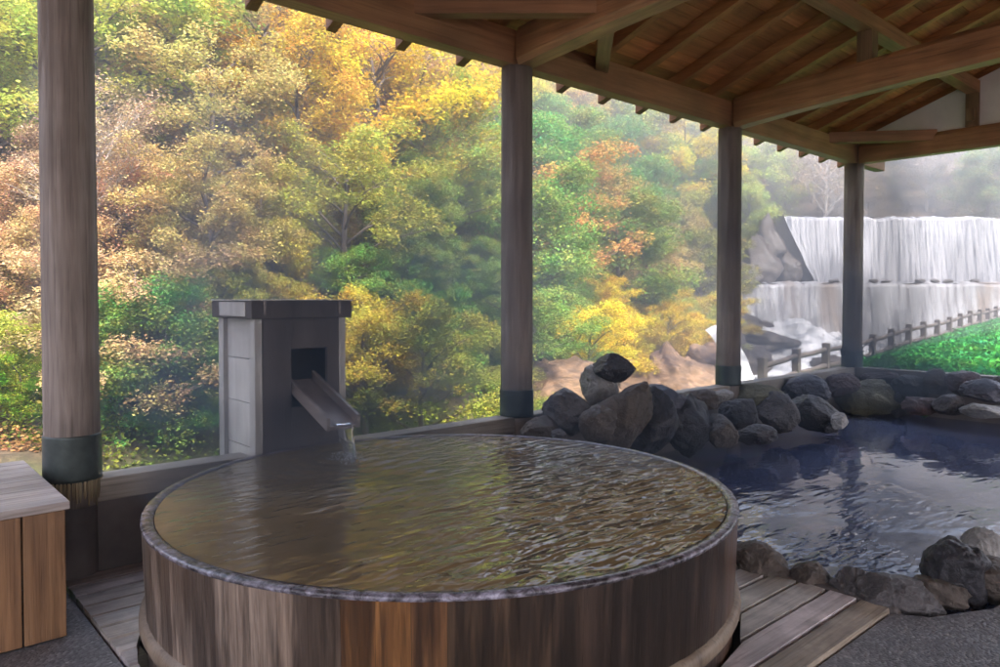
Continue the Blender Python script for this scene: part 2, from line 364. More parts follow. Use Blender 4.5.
# ------------------------------------------------------------------ pavilion
D = 3.7; PX = [.757, 3.463, 6.168, 8.873]
pav = empty('bath_pavilion', W(0, 3.7, 0), AX)
tag(pav, 'open timber bathhouse pavilion with round posts and exposed rafters over the hot baths', 'pavilion')
def B(mb, name, mat, X=0, Y=3.7, Z=0, parent=None, **kw):     # part in pavilion space, own origin at (X, Y, Z)
    return mb.build(name, mat, parent or pav, loc=(X, Y-3.7, Z), **kw)
post_labels = ['thick post with a frayed foot beside the wooden bench', 'post behind the back of the round tub', 'cracked post in front of the river rocks', 'corner post in front of the waterfall']
for i, x in enumerate(PX):
    mb = MB(); n = 40; rows = 22; vs = []
    rad = .107
    for j in range(rows+1):
        z = (.32 if i == 0 else -.05) + (2.80-(.32 if i == 0 else -.05))*j/rows
        for k in range(n):
            a = 2*math.pi*k/n
            r = rad*(1.04-.05*j/rows) * (1 + .012*noise.noise(Vector((math.cos(a)*2+i*9, math.sin(a)*2, z*.6)))
                                         + .008*noise.noise(Vector((math.cos(a)*9+i*9, math.sin(a)*9, z*.5))))
            cr = noise.noise(Vector((math.cos(a)*7+i*5, math.sin(a)*7, z*1.1)))
            if cr > .36: r -= .012
            vs.append((r*math.cos(a), r*math.sin(a), z))
    mb.add(vs, [(j*n+k, j*n+(k+1) % n, (j+1)*n+(k+1) % n, (j+1)*n+k) for j in range(rows) for k in range(n)] + [tuple(range(n-1, -1, -1)), tuple(rows*n+k for k in range(n))])
    p = B(mb, 'post', 'post', x, 3.7, 0, smooth=True); p['label'] = post_labels[i]
    mb = MB(); z0, z1 = (.43, .635) if i == 0 else (.425, .612)
    mb.lathe([(.108, z0), (.1155, z0), (.1165, z0+.02), (.116, z1-.012), (.1165, z1-.004), (.1145, z1), (.106, z1)], 48)
    mb.build('metal_band', 'band', p, smooth=True)
    if i == 0:
        mb = MB()
        for k in range(46):
            a = 2*math.pi*k/46 + random.uniform(-.03, .03); r = .112; zb = .33 + random.uniform(-.02, .03)
            mb.tube([(r*math.cos(a), r*math.sin(a), .435), (r*1.01*math.cos(a), r*1.01*math.sin(a), .38), (r*1.0*math.cos(a), r*1.0*math.sin(a), zb)], [.008, .007, .003], 5)
        mb.build('frayed_fibres', 'fray', p)
        mb = MB(); mb.lathe([(.10, -.02), (.10, .34)], 24); mb.build('post_foot', 'lowwall', p, smooth=True)
    if i == 3:                                  # cord tied round the band
        mb = MB(); pts = []
        for k in range(49):
            a = 2*math.pi*k/48; pts.append((.124*math.cos(a), .124*math.sin(a), .615+.006*math.sin(3*a)))
        mb.tube(pts, .008, 6)
        for a0, s in ((R(175), 1), (R(-35), 1.25)):
            pts = [(.124*math.cos(a0)+.075*s*(1-math.cos(t))*.8*math.cos(a0), .124*math.sin(a0)+.075*s*(1-math.cos(t))*.8*math.sin(a0), .61+.06*s*math.sin(t)) for t in np.linspace(0, 2*math.pi, 20)]
            mb.tube(pts, .008, 6)
        mb.build('tied_cord', 'rope', p, smooth=True)
# eave beam
B(MB().box(-4.5, 9.62, -.06, .06, 2.80, 3.03), 'eave_beam', 'beam_x', bevel=.006)
def zraf(Y): return 3.035 - .36*(Y-3.7) if Y > -.3 else 3.035 + .36*4.0 - .36*(-.3-Y)
# crossbeams, curved natural logs
for x in PX:
    gable = x > 8; mb = MB(); N = 30; vs = []
    for j in range(N+1):
        Y = 3.62 - 7.3*j/N
        if gable: b, t, w = 2.795, 3.02, .08
        else:
            b = 2.955 - .16*(Y/3.6)**2; t = b + .26 + .012*math.sin(Y*2+x); w = .085 + .006*math.sin(Y*1.7+x)
        for dx, z in ((-w*.75, b), (w*.75, b), (w, b+.04), (w, t-.04), (w*.75, t), (-w*.75, t), (-w, t-.04), (-w, b+.04)): vs.append((dx, Y-3.7, z))
    fs = [(j*8+k, j*8+(k+1) % 8, (j+1)*8+(k+1) % 8, (j+1)*8+k) for j in range(N) for k in range(8)] + [tuple(range(8)), tuple(N*8+k for k in range(7, -1, -1))]
    mb.add(vs, fs); o = B(mb, 'gable_beam' if gable else 'crossbeam', 'beam_y', x, 3.7, 0)
    # king strut under the purlin
    zt = 3.366
    zb = 3.02 if gable else 2.955 - .16*(2.48/3.6)**2 + .25
    st = B(MB().box(-.06, .06, -.06, .06, zb, zt), 'strut', 'beam_z', x-(.02 if gable else 0), 2.48, 0, bevel=.004)
    if gable:
        B(MB().box(-.14, -.085, -.035, .035, 3.07, 3.20), 'tenon', 'beam_z', x, 2.48, 0, bevel=.004)
B(MB().box(-4.5, 9.6, -.06, .06, 3.366, 3.492), 'purlin', 'beam_x', 0, 2.48, 0, bevel=.005)
B(MB().box(-4.5, 9.6, -.06, .06, 3.366, 3.492), 'purlin', 'beam_x', 0, -3.08, 0, bevel=.005)
B(MB().box(-4.5, 9.6, -.07, .07, 4.28, 4.45), 'ridge_beam', 'beam_x', 0, -.3, 0, bevel=.005)
for x in PX:
    B(MB().box(-.06, .06, -.06, .06, 3.2 if x < 8 else 3.02, 4.28), 'strut', 'beam_z', x, -.3, 0, bevel=.004)
# corner braces lying between eave beam and crossbeams
def brace(x0, y0, x1, y1, z):
    a = Vector((x0, y0)); b = Vector((x1, y1)); d = (b-a); L = d.length; ang = math.atan2(d.y, d.x)
    mb = MB().box(0, L, -.05, .05, z, z+.115)
    o = B(mb, 'corner_brace', 'beam_x', x0, y0, 0, bevel=.004); o.rotation_euler.z = ang
brace(2.60, 3.68, 3.43, 2.93, 2.93); brace(4.32, 3.68, 3.50, 2.93, 2.93)
brace(8.12, 3.68, 8.85, 2.84, 2.935); brace(1.62, 3.68, .79, 2.93, 2.93)
# rafters
X = 1.777 - .51*12; k = 0
while X < 9.62:
    mb = MB()
    for Ya, Yb in ((4.13, -.3), (-.3, -4.73)):
        za, zb = zraf(Ya), zraf(Yb)
        mb.hexa([(-.036, Ya-3.7, za), (.036, Ya-3.7, za), (.036, Yb-3.7, zb), (-.036, Yb-3.7, zb),
                 (-.036, Ya-3.7, za+.10), (.036, Ya-3.7, za+.10), (.036, Yb-3.7, zb+.10), (-.036, Yb-3.7, zb+.10)])
    B(mb, 'rafter', 'rafter', X, 3.7, 0, bevel=.004); X += .51
# sheathing boards + roofing
mb = MB(); w = .2
for side in (0, 1):
    Ys = np.arange(-.3, 4.05, w) if side == 0 else np.arange(-.3, -4.85, -w)
    for Y0 in Ys:
        Y1 = Y0 + (w-.008 if side == 0 else -(w-.008)); z0, z1 = zraf(Y0)+.102, zraf(Y1)+.102
        if side == 0: z0, z1 = 3.035-.36*(Y0-3.7)+.102, 3.035-.36*(Y1-3.7)+.102
        x0 = -4.6
        while x0 < 9.75:
            x1 = min(9.75, x0 + random.uniform(2.5, 4)); h = .018 + random.uniform(0, .004)
            mb.hexa([(x0, Y0-3.7, z0), (x1-.003, Y0-3.7, z0), (x1-.003, Y1-3.7, z1), (x0, Y1-3.7, z1),
                     (x0, Y0-3.7, z0+h), (x1-.003, Y0-3.7, z0+h), (x1-.003, Y1-3.7, z1+h), (x0, Y1-3.7, z1+h)])
            x0 = x1
B(mb, 'sheathing_boards', 'sheath')
mb = MB()
for Ya, Yb in ((4.13, -.3), (-4.73, -.3)):
    za = 3.035-.36*(4.13-3.7)+.13; zb = 3.035+.36*4+.13
    q = [(-4.7, Ya-3.7, za), (9.85, Ya-3.7, za), (9.85, Yb-3.7, zb), (-4.7, Yb-3.7, zb)]
    q2 = [(a, b, c+.06) for a, b, c in q]
    mb.hexa(q + q2 if Ya > 0 else [q[3], q[2], q[1], q[0], q2[3], q2[2], q2[1], q2[0]])
B(mb, 'roofing', 'roofing')
# gable wall
mb = MB(); P = [(3.66, 3.0), (-.3, 3.0), (-4.2, 3.0), (-.3, 4.43+.06), ]
P = [(3.66, 3.0), (-4.2, 3.0), (-4.2, 3.02), (-.3, 4.50), (3.66, 3.07)]
mb.add([(-.03, y-3.7, z) for y, z in P] + [(.03, y-3.7, z) for y, z in P], [(0,1,2,3,4), (9,8,7,6,5)] + [(i, (i+1) % 5, 5+(i+1) % 5, 5+i) for i in range(5)])
B(mb, 'gable_plaster', 'plaster', 8.873, 3.7, 0)
# low walls with sills
def lowwall(name, x0, x1, y0, y1, label, smat):
    alongX = (x1-x0) > (y1-y0); c = W((x0+x1)/2, (y0+y1)/2, 0)
    e = empty(name, c, AX); hx, hy = (x1-x0)/2, (y1-y0)/2; tag(e, label, 'low wall')
    i = .022
    MB().box(-hx+(0 if alongX else i), hx-(0 if alongX else i), -hy+(i if alongX else 0), hy-(i if alongX else 0), -.6, .325).build('wall_panel', 'lowwall', e)
    MB().box(-hx, hx, -hy, hy, .325, .43).build('sill', smat, e, bevel=.006)
lowwall('low_wall', .80, 1.548, 3.63, 3.77, 'low dark wall with pale sill left of the stone grey spout box', 'sill')
lowwall('low_wall', 2.075, 8.80, 3.63, 3.77, 'long low wall with pale sill running behind the tub and pool rocks', 'sill')
lowwall('low_wall', 8.803, 8.943, -3.7, 3.774, 'low wall with pale sill between the pool and the green bank', 'silly')

# ------------------------------------------------------------------ floor, deck
flo = MB()
fl = [(-4.5, -3.7), (3.16, -3.7), (9, -3.7), (9, .80), (3.9, .80), (3.42, .86), (3.12, 1.0), (2.99, 1.12)]
flo.add([(*W(x, y, -.006)[:2], -.006) for x, y in [(-4.5, -3.7), (9, -3.7), (9, .80), (3.9, .80), (3.42, .86), (3.14, 1.0), (3.06, 1.115), (-4.5, 1.115)]], [tuple(range(8))])
flo.add([W(x, y, -.006) for x, y in [(-4.5, 1.115), (.69, 1.115), (.69, 3.62), (.55, 6.2), (-4.5, 6.2)]], [(0, 1, 2, 3, 4)])
tag(flo.build('floor', 'floor'), 'dark pebble washed concrete floor', kind='structure')
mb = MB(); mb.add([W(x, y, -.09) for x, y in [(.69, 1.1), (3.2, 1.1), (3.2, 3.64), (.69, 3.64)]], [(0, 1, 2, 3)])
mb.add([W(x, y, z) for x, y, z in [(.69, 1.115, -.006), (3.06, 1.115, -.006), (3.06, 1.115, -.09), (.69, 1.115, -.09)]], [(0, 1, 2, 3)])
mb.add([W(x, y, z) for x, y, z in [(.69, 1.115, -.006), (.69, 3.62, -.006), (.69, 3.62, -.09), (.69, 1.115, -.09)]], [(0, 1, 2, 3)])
tag(mb.build('floor_pit', 'dark'), 'recess under the deck boards, painted black for its shade', kind='structure')
TX, TY, TR, TZ = 1.88, 2.428, 1.16, .456
mb = MB(); pitch = .1265; Y = 1.122; j = 0
while Y + pitch < 3.66:
    y0, y1 = Y, Y+pitch-.009; ym = (y0+y1)/2; rr = TR+.012
    def hc(y):
        return math.sqrt(max(0, rr*rr-(y-TY)**2))
    h0, h1 = hc(y0), hc(y1)
    segs = [((.70, .70), (3.075, 3.075))] if max(h0, h1) < .05 else [((.70, .70), (TX-h0, TX-h1)), ((TX+h0, TX+h1), (3.075, 3.075))]
    for a, b in segs:
        if min(b[0]-a[0], b[1]-a[1]) < .004: b = (max(b[0], a[0]+.004), max(b[1], a[1]+.004))
        t = random.uniform(.75, 1.15); cc = (t, t*random.uniform(.95, 1.0), t*random.uniform(.9, 1.04))
        if j == 0: cc = (.66, .58, .48)
        q = random.uniform(-.002, .002); bev = .006
        z1 = .010+q
        mb.hexa([(a[0], y0, -.03), (b[0], y0, -.03), (b[1], y1, -.03), (a[1], y1, -.03), (a[0]+.001, y0+bev, z1), (b[0]-.001, y0+bev, z1), (b[1]-.001, y1-bev, z1), (a[1]+.001, y1-bev, z1)], cc)
    Y += pitch; j += 1
for jx in (.76, 2.98): mb.box(jx-.03, jx+.03, 1.13, 3.6, -.085, -.028, (.3, .25, .2))
dk = mb.build('wooden_deck', 'deck', None, attr=True, rz=AX)
tag(dk, 'weathered wooden duckboard deck of long planks around the round tub', 'deck')
# narrow kerb strip between deck and pool
mb = MB().box(3.08, 3.17, 1.10, 3.62, -.25, .012); o = mb.build('pool_kerb', 'lowwall', None, rz=AX, bevel=.01); tag(o, 'narrow dark kerb between the deck boards and the pool', kind='structure')
mb = MB().box(3.06, 8.9, .78, .86, -.25, -.012); 
o = mb.build('pool_kerb', 'lowwall', None, rz=AX); tag(o, 'dark kerb at the gravel floor edge of the pool', kind='structure')

# ------------------------------------------------------------------ tub
tub = empty('round_tub', W(TX, TY, 0), AX); tag(tub, 'huge round wooden hot tub of upright staves, brim full, in the foreground', 'hot tub')
mb = MB(); NS = 76
for k in range(NS):
    a0 = 2*math.pi*k/NS; a1 = 2*math.pi*(k+1)/NS; am = (a0+a1)/2
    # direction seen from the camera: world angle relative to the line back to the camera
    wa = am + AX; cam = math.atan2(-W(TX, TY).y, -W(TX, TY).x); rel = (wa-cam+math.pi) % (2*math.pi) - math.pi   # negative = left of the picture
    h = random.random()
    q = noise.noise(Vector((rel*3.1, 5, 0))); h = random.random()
    stops = [(-1.4, (.34, .28, .245)), (-.45, (.36, .29, .245)), (-.18, (.2, .14, .10)), (.0, (.12, .075, .045)), (.4, (.07, .045, .035)), (.8, (.09, .055, .04)), (1.4, (.2, .12, .085))]  # grey weathered staves at left; shade of the tub front painted into darker stops
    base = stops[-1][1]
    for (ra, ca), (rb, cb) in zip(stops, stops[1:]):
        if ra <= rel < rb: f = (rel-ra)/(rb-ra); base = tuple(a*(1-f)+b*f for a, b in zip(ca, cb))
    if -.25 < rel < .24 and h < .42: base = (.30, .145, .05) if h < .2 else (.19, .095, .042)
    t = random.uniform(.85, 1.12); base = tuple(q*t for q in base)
    ch = .012; sub = 3; pr = []
    for ro, z in ((TR-.005, TZ-.012), (TR-.012, .25), (TR-.022, .0), (TR-.024, -.06)):
        for q in range(sub+1):
            f = q/sub; a = a0 + (a1-a0)*(.005+f*.99); r = ro - (.0015 if q in (0, sub) else 0)
            pr.append((r*math.cos(a), r*math.sin(a), z))
    fs = [(j*(sub+1)+q, j*(sub+1)+q+1, (j+1)*(sub+1)+q+1, (j+1)*(sub+1)+q) for j in range(3) for q in range(sub)]
    fs = [tuple(reversed(f)) for f in fs]
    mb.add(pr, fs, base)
mb.lathe([(TR-.05, -.06), (TR-.035, .25), (TR-.03, TZ-.022), (TR-.044, TZ-.022), (TR-.044, -.05)], 96, c=(.02, .016, .014))
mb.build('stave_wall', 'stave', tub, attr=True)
mb = MB(); n = 180; prof = [(TR-.012, TZ-.02), (TR-.003, TZ-.014), (TR-.001, TZ-.005), (TR-.006, TZ), (TR-.025, TZ+.002), (TR-.042, TZ-.001), (TR-.048, TZ-.012), (TR-.048, TZ-.1)]
vs = []
for k in range(n):
    a = 2*math.pi*k/n
    for j, (r, z) in enumerate(prof):
        w = noise.noise(Vector((math.cos(a)*14, math.sin(a)*14, j*.7)))
        vs.append(((r+w*.0014)*math.cos(a), (r+w*.0014)*math.sin(a), z + w*.0010))
L = len(prof)
mb.add(vs, [(k*L+j, ((k+1) % n)*L+j, ((k+1) % n)*L+j+1, k*L+j+1) for k in range(n) for j in range(L-1)])
mb.build('rim', 'rim', tub, smooth=True)
for z0, nm in ((.075, 'hoop'),):
    MB().lathe([(TR-.02, z0), (TR-.002, z0+.004), (TR+.006, z0+.02), (TR+.006, z0+.04), (TR-.002, z0+.056), (TR-.02, z0+.06)], 120).build(nm, 'hoop', tub, smooth=True)
# tub water: real ripples
nr, na = 90, 240; vs = [(0, 0, 0)]
SPX, SPY = 1.86-TX, 3.22-TY
def ripple(x, y):
    q = .0016*noise.noise(Vector((x*7, y*4, 0))) + .0012*noise.noise(Vector((x*3-y*11, x*6+y*3, 4)))
    d = math.hypot(x-SPX, y-SPY); q += .006*math.sin(d*62)*math.exp(-d*3.2) + (.006*noise.noise(Vector((x*30, y*30, 2))) if d < .16 else 0)
    return q
for i in range(1, nr+1):
    r = (TR-.047)*i/nr
    for k in range(na):
        a = 2*math.pi*k/na; x, y = r*math.cos(a), r*math.sin(a); vs.append((x, y, ripple(x, y)))
fs = [(0, 1+k, 1+(k+1) % na) for k in range(na)] + [(1+(i-1)*na+k, 1+i*na+k, 1+i*na+(k+1) % na, 1+(i-1)*na+(k+1) % na) for i in range(1, nr) for k in range(na)]
mb = MB(); mb.add(vs, fs)
o = mb.build('tub_water', 'tubwater', None, smooth=True, loc=W(TX, TY, TZ-.004), rz=AX); tag(o, 'brownish steaming water brimming in the round tub', kind='structure')
# pool water
mb = MB(); nx, ny = 120, 70; x0, x1, y0, y1 = 3.12, 8.85, .82, 3.66
mb.add([(x0+(x1-x0)*i/nx, y0+(y1-y0)*j/ny, -.055) for j in range(ny+1) for i in range(nx+1)], [(j*(nx+1)+i, j*(nx+1)+i+1, (j+1)*(nx+1)+i+1, (j+1)*(nx+1)+i) for j in range(ny) for i in range(nx)])
o = mb.build('pool_water', 'poolwater', None, smooth=True, rz=AX); tag(o, 'dark blue grey hot spring pool water', kind='structure')

# ------------------------------------------------------------------ spout box
SX0, SX1, SY0, SY1 = 1.555, 2.07, 3.60, 4.07
e = empty('spout_box', W((SX0+SX1)/2, (SY0+SY1)/2, 0), AX); tag(e, 'tall grey wooden box with a capped top pouring water into the tub', 'spout box')
hx, hy = (SX1-SX0)/2, (SY1-SY0)/2
# side panel (left, facing -X) with corner trim, front with niche
nx0, nx1, nz0, nz1 = -.06, .15, .66, .97     # niche in the front face
mb = MB()
mb.box(-hx+.02, nx0, -hy, -hy+.025, 0, 1.15); mb.box(nx1, hx-.02, -hy, -hy+.025, 0, 1.15)
mb.box(nx0+.0005, nx1-.0005, -hy, -hy+.025, 0, nz0); mb.box(nx0+.0005, nx1-.0005, -hy, -hy+.025, nz1, 1.15)
mb.build('front_panel', 'spout_shaded', e)
mb = MB().box(nx0-.10, nx1+.09, -hy+.14, -hy+.15, nz0-.12, nz1+.12); mb.build('niche_back', 'dark', e)  # shade inside the niche painted as a near-black back
mb = MB().add([(nx0-.004, -hy-.001, .50), (nx0+.004, -hy-.03, .70), (nx0+.004, -hy-.03, .80), (nx0-.004, -hy-.001, .98), (nx0-.10, -hy-.001, .50), (nx0-.06, -hy-.001, .98)], [(0, 1, 2, 3), (4, 1, 0), (4, 5, 2, 1), (5, 3, 2)])
for nm, sx in (('side_panel', -1), ('side_panel', 1)):
    mb = MB(); xx = sx*(hx-.022)
    for k in range(5):
        z0 = k*.23; mb.box(min(xx, xx-sx*.02), max(xx, xx-sx*.02), -hy+.03, hy-.03, z0, z0+.226)
    mb.build(nm, 'spout_lit', e)
for sx in (-1, 1):
    for sy in (-1, 1):
        cx, cy = sx*(hx-.018), sy*(hy-.03)
        MB().box(cx-.02, cx+.02, cy-(.034 if sy < 0 else .034), cy+.034, 0, 1.148).build('corner_trim', 'spout_lit', e, bevel=.003)
MB().box(-hx+.02, hx-.02, hy-.025, hy, 0, 1.15).build('rear_panel', 'spout_shaded', e)
cap = MB(); ov = .028
cap.box(-hx-ov, hx+ov, -hy-ov, hy+ov, 1.130, 1.222); cp = cap.build('cap', 'spout_shaded', e, bevel=.004)
MB().box(-hx-ov-.006, hx+ov+.006, -hy-ov-.006, hy+ov+.006, 1.2225, 1.228).build('cap_top', 'spout_lit', cp)
MB().box(-hx-ov-.004, -hx-ov+.0, -hy+.04, hy-.09, 1.142, 1.215).build('cap_side_board', 'spout_lit', cp)
for xx in (-hx+.035, hx-.055):
    MB().box(xx, xx+.014, -hy-ov-.003, -hy-ov+.001, 1.15, 1.222).build('cap_wedge', 'chute', cp)
# chute, sloping towards the tub
ch = []
cw = .086; cxm = 1.855 - (SX0+SX1)/2
ys = -hy+.12; ye = 3.24 - (SY0+SY1)/2; zs, ze = .775, .585
def slab(x0, x1, h0, h1):
    return [(x0, ys, zs+h0), (x1, ys, zs+h0), (x1, ye, ze+h0), (x0, ye, ze+h0), (x0, ys, zs+h1), (x1, ys, zs+h1), (x1, ye, ze+h1), (x0, ye, ze+h1)]
c0 = MB().hexa(slab(cxm-cw, cxm+cw, 0, .018)).build('chute', 'chute', e, bevel=.002)
for s in (-1, 1):
    MB().hexa(slab(cxm+s*cw-(.011 if s > 0 else .009), cxm+s*cw+(.009 if s > 0 else .011), -.003, .062)).build('chute_side', 'chute', c0, bevel=.002)
# falling stream
mb = MB(); vs = []; NJ, NI = 26, 16
for j in range(NJ):
    t = j/(NJ-1)*.20; f = j/(NJ-1)
    for i in range(NI):
        a = 2*math.pi*i/NI; w = (.052*(1-f)+.026*f)*(1+.25*noise.noise(Vector((a, f*4, 2)))); th_ = .007+.006*f+.004*noise.noise(Vector((math.cos(a)*3, math.sin(a)*3, f*7)))
        z = ze+.026 - .05*t*4*.3 - 4.9*.78*t*t
        vs.append((cxm + w*math.cos(a) + .006*math.sin(f*9)*f, ye + .012 - .34*t + th_*math.sin(a)*(1+1.2*f), max(z, .440)))
mb.add(vs, [(j*NI+i, j*NI+(i+1) % NI, (j+1)*NI+(i+1) % NI, (j+1)*NI+i) for j in range(NJ-1) for i in range(NI)])
o = mb.build('water_stream', 'stream', None, smooth=True, loc=W((SX0+SX1)/2, (SY0+SY1)/2, 0), rz=AX)
tag(o, 'thin stream of hot water falling from the wooden chute into the tub', 'falling water')
mb = MB()
for q in range(240):
    a = random.uniform(0, 6.28); r = abs(random.gauss(0, .085)); x, y, z = cxm+r*math.cos(a), ye-.07+r*math.sin(a), .449+random.uniform(0, .03)*math.exp(-r*12)
    s = random.uniform(.0025, .0065)
    mb.add([(x+s, y, z), (x-s, y, z), (x, y+s, z), (x, y-s, z), (x, y, z+s*.7), (x, y, z-s)], [(0,2,4),(2,1,4),(1,3,4),(3,0,4),(2,0,5),(1,2,5),(3,1,5),(0,3,5)])
o2 = mb.build('splash', 'froth', o, smooth=True); o2['kind'] = 'stuff'

# ------------------------------------------------------------------ bench box
bx0, bx1, by0, by1, bh = -.85, .60, 3.045, 3.95, .495
e = empty('wooden_bench', W((bx0+bx1)/2, (by0+by1)/2, 0), AX); tag(e, 'brown cedar box bench with a pale slatted top left of the thick post', 'bench')
hx, hy = (bx1-bx0)/2, (by1-by0)/2
mb = MB(); n = 10; w = 2*hy/n
for k in range(n):
    y0 = -hy-.006+k*(2*hy+.012)/n
    mb.box(-hx-.01, hx+.012, y0, y0+(2*hy+.012)/n-.004, bh-.03, bh)
mb.build('top', 'bench_top', e, bevel=.004)
mb = MB(); x = hx
while x > -hx: mb.box(x-.135, x-.003, -hy, -hy+.02, .0, bh-.031); x -= .138
mb.build('front_panel', 'bench_z', e, bevel=.003)
mb = MB(); y = -hy+.021
while y < hy-.02: mb.box(hx-.02, hx-.001, y, min(hy, y+.135)-.003, .0, bh-.031); y += .138
mb.build('side_panel', 'bench_z', e, bevel=.003)
mb = MB().box(-hx, hx-.021, hy-.02, hy, 0, bh-.031); mb.build('rear_panel', 'bench_z', e)

# ------------------------------------------------------------------ rocks
def rock_mesh(seed, dims, ang=.35, rough=.12, sub=4):
    import bmesh
    bm = bmesh.new(); bmesh.ops.create_icosphere(bm, subdivisions=max(sub, 5) if dims[0] < .6 else sub, radius=1.0)
    rd = random.Random(seed); planes = []
    for k in range(16):
        n = Vector((rd.gauss(0, 1), rd.gauss(0, 1), rd.gauss(0, 1))).normalized(); planes.append((n, rd.uniform(.62, .95)))
    off = Vector((seed*3.1, seed*1.7, seed*.9)); a = min(1, ang*2.4)
    for v in bm.verts:
        p = v.co.copy(); p += Vector([noise.noise(p*1.1+off+Vector((q*9, 0, 0))) for q in range(3)])*.22
        for n, d in planes:
            t = p.dot(n)
            if t > d: p -= n*(t-d)*a
        rg = 1-abs(noise.noise(p*2.1+off))*2
        if sub == 6: rg += .16*math.sin(p.z*15+p.x*5+5*noise.noise(p*1.5+off)) + .5*noise.noise(p*8+off) + .35*noise.noise(p*17+off)
        f = 1 + rough*1.1*noise.noise(p*1.3+off) + rough*.7*rg*rg*.6 + rough*.5*noise.noise(p*5+off) + rough*.3*noise.noise(p*12+off)
        p *= f; v.co = Vector((p.x*dims[0], p.y*dims[1], p.z*dims[2]))*.95
    me = bpy.data.meshes.new('rock'); bm.to_mesh(me); bm.free()
    me.polygons.foreach_set('use_smooth', [True]*len(me.polygons)); return me
def rock(seed, loc, dims, mat, label, name='boulder', cat='rock', tilt=0, rz=AX, ang=.35, rough=.12, group=None, sub=4):
    me = rock_mesh(seed, dims, ang, rough, sub); me.materials.append(M[mat])
    o = bpy.data.objects.new(name, me); col.objects.link(o); o.location = loc
    o.rotation_euler = (0, tilt, rz); return tag(o, label, cat, group)
GR = 'rocks edging the hot spring pool'
def wrock(plane, val, u, v, w, h, thick, mat, label, tilt=0, seed=None, ang=.35):
    X, Y, z, d = (onY if plane == 'Y' else onX)(u, v, val)
    t = R(48.2) - math.atan((u-500)/F)
    dist = d; sx = w/F*dist*.5*1.04; sz = h/F*dist*.5*.98
    # width is seen across the picture: align the rock's long axis with the picture
    rock(seed or int(u*7+v), W(X, Y, z), (sx, thick, sz), mat, label, tilt=tilt, rz=-math.atan((u-500)/F), ang=ang, group=GR)
ROCKS = [
 ('Y', 3.28, 541, 430, 44, 34, .13, 'r_brown', 'small low brown rock against the sill just right of the middle post', 0),
 ('Y', 3.20, 569, 412, 52, 54, .17, 'r_grey', 'pale rounded grey boulder at the left end of the rock pile'),
 ('Y', 3.02, 559, 436, 20, 16, .06, 'r_grey', 'tiny rounded stone peeking over the tub rim under the pale boulder'),
 ('Y', 2.95, 597, 424, 38, 38, .12, 'r_brown', 'round knobbly light brown stone at the front of the tall pile'),
 ('Y', 3.34, 602, 388, 40, 62, .18, 'r_pale', 'tall pale rock with steam forming the left side of the pile peak', -.35),
 ('Y', 3.22, 614, 368, 46, 34, .16, 'r_dark', 'dark flat capstone on the very top of the rock pile', .12),
 ('Y', 3.05, 622, 418, 58, 88, .18, 'r_brown', 'big dark brown pointed boulder in the middle of the rock pile', .45),
 ('Y', 3.10, 654, 424, 54, 80, .2, 'r_dark', 'black wet hulking boulder right of the big brown boulder', .15),
 ('Y', 3.42, 661, 398, 52, 34, .14, 'r_blue', 'wet bluish rock with steaming top behind the black boulder', .2),
 ('Y', 3.30, 690, 425, 50, 70, .2, 'r_dark', 'dark slab leaning right of the black boulder', .3),
 ('Y', 3.46, 702, 400, 44, 26, .12, 'r_brown', 'flat brown rock under the sill left of the cracked post'),
 ('Y', 3.34, 722, 396, 22, 18, .09, 'r_pale', 'small pale stone at the foot of the cracked post', -.3),
 ('Y', 3.10, 722, 432, 40, 38, .15, 'r_brown', 'round brown boulder at the waterline below the small pale stone'),
 ('Y', 3.36, 741, 418, 44, 52, .16, 'r_dark', 'dark upright boulder just right of the cracked post'),
 ('Y', 3.48, 757, 396, 50, 28, .12, 'r_olive', 'low olive rock under the first fence post'),
 ('Y', 3.30, 776, 412, 46, 46, .16, 'r_grey', 'grey boulder under the second fence post'),
 ('Y', 3.05, 757, 437, 44, 24, .14, 'r_dark', 'low black rock awash at the waterline right of the cracked post'),
 ('Y', 3.46, 806, 389, 56, 30, .16, 'r_blue', 'long smooth bluish rock under the sill left of the corner post', .1),
 ('Y', 3.16, 812, 412, 60, 42, .2, 'r_dark', 'wide dark boulder below the long smooth bluish rock', .15),
 ('Y', 2.85, 841, 421, 17, 21, .09, 'r_pale', 'little pale stone standing alone in the pool water'),
 ('Y', 3.48, 842, 385, 34, 26, .14, 'r_red', 'purplish rock at the foot of the corner post'),
 ('X', 8.42, 873, 400, 62, 40, .24, 'r_olive', 'large flat olive boulder with pitted face near the corner post', .04),
 ('X', 8.70, 884, 378, 42, 16, .1, 'r_red', 'flat dark red rock behind the large olive boulder'),
 ('X', 8.55, 911, 387, 36, 30, .16, 'r_dark', 'black lumpy rock right of the large olive boulder'),
 ('X', 8.30, 921, 406, 34, 24, .14, 'r_red', 'rounded purple grey rock at the waterline below the black lumpy rock'),
 ('X', 8.62, 938, 382, 28, 28, .14, 'r_brown', 'brown mossy rock rising above the sill line', .2),
 ('X', 8.28, 951, 405, 32, 24, .14, 'r_grey', 'round speckled grey rock at the waterline'),
 ('X', 8.60, 963, 382, 32, 26, .14, 'r_red', 'dark red rock topping the sill right of the brown mossy rock'),
 ('X', 8.40, 986, 392, 46, 28, .18, 'r_blue', 'long bluish grey rock near the right picture edge', .1),
 ('X', 8.20, 988, 412, 46, 18, .16, 'r_pale', 'flat pale slab at the waterline near the right picture edge'),
 ('X', 8.62, 1012, 388, 40, 26, .14, 'r_brown', 'brown rock beyond the long bluish grey rock at the picture edge'),
 ('X', 8.50, 898, 404, 20, 30, .12, 'r_dark', 'narrow dark rock wedged beside the large olive boulder'),
]
for q in ROCKS: wrock(*q[:9], tilt=q[9] if len(q) > 9 else 0)
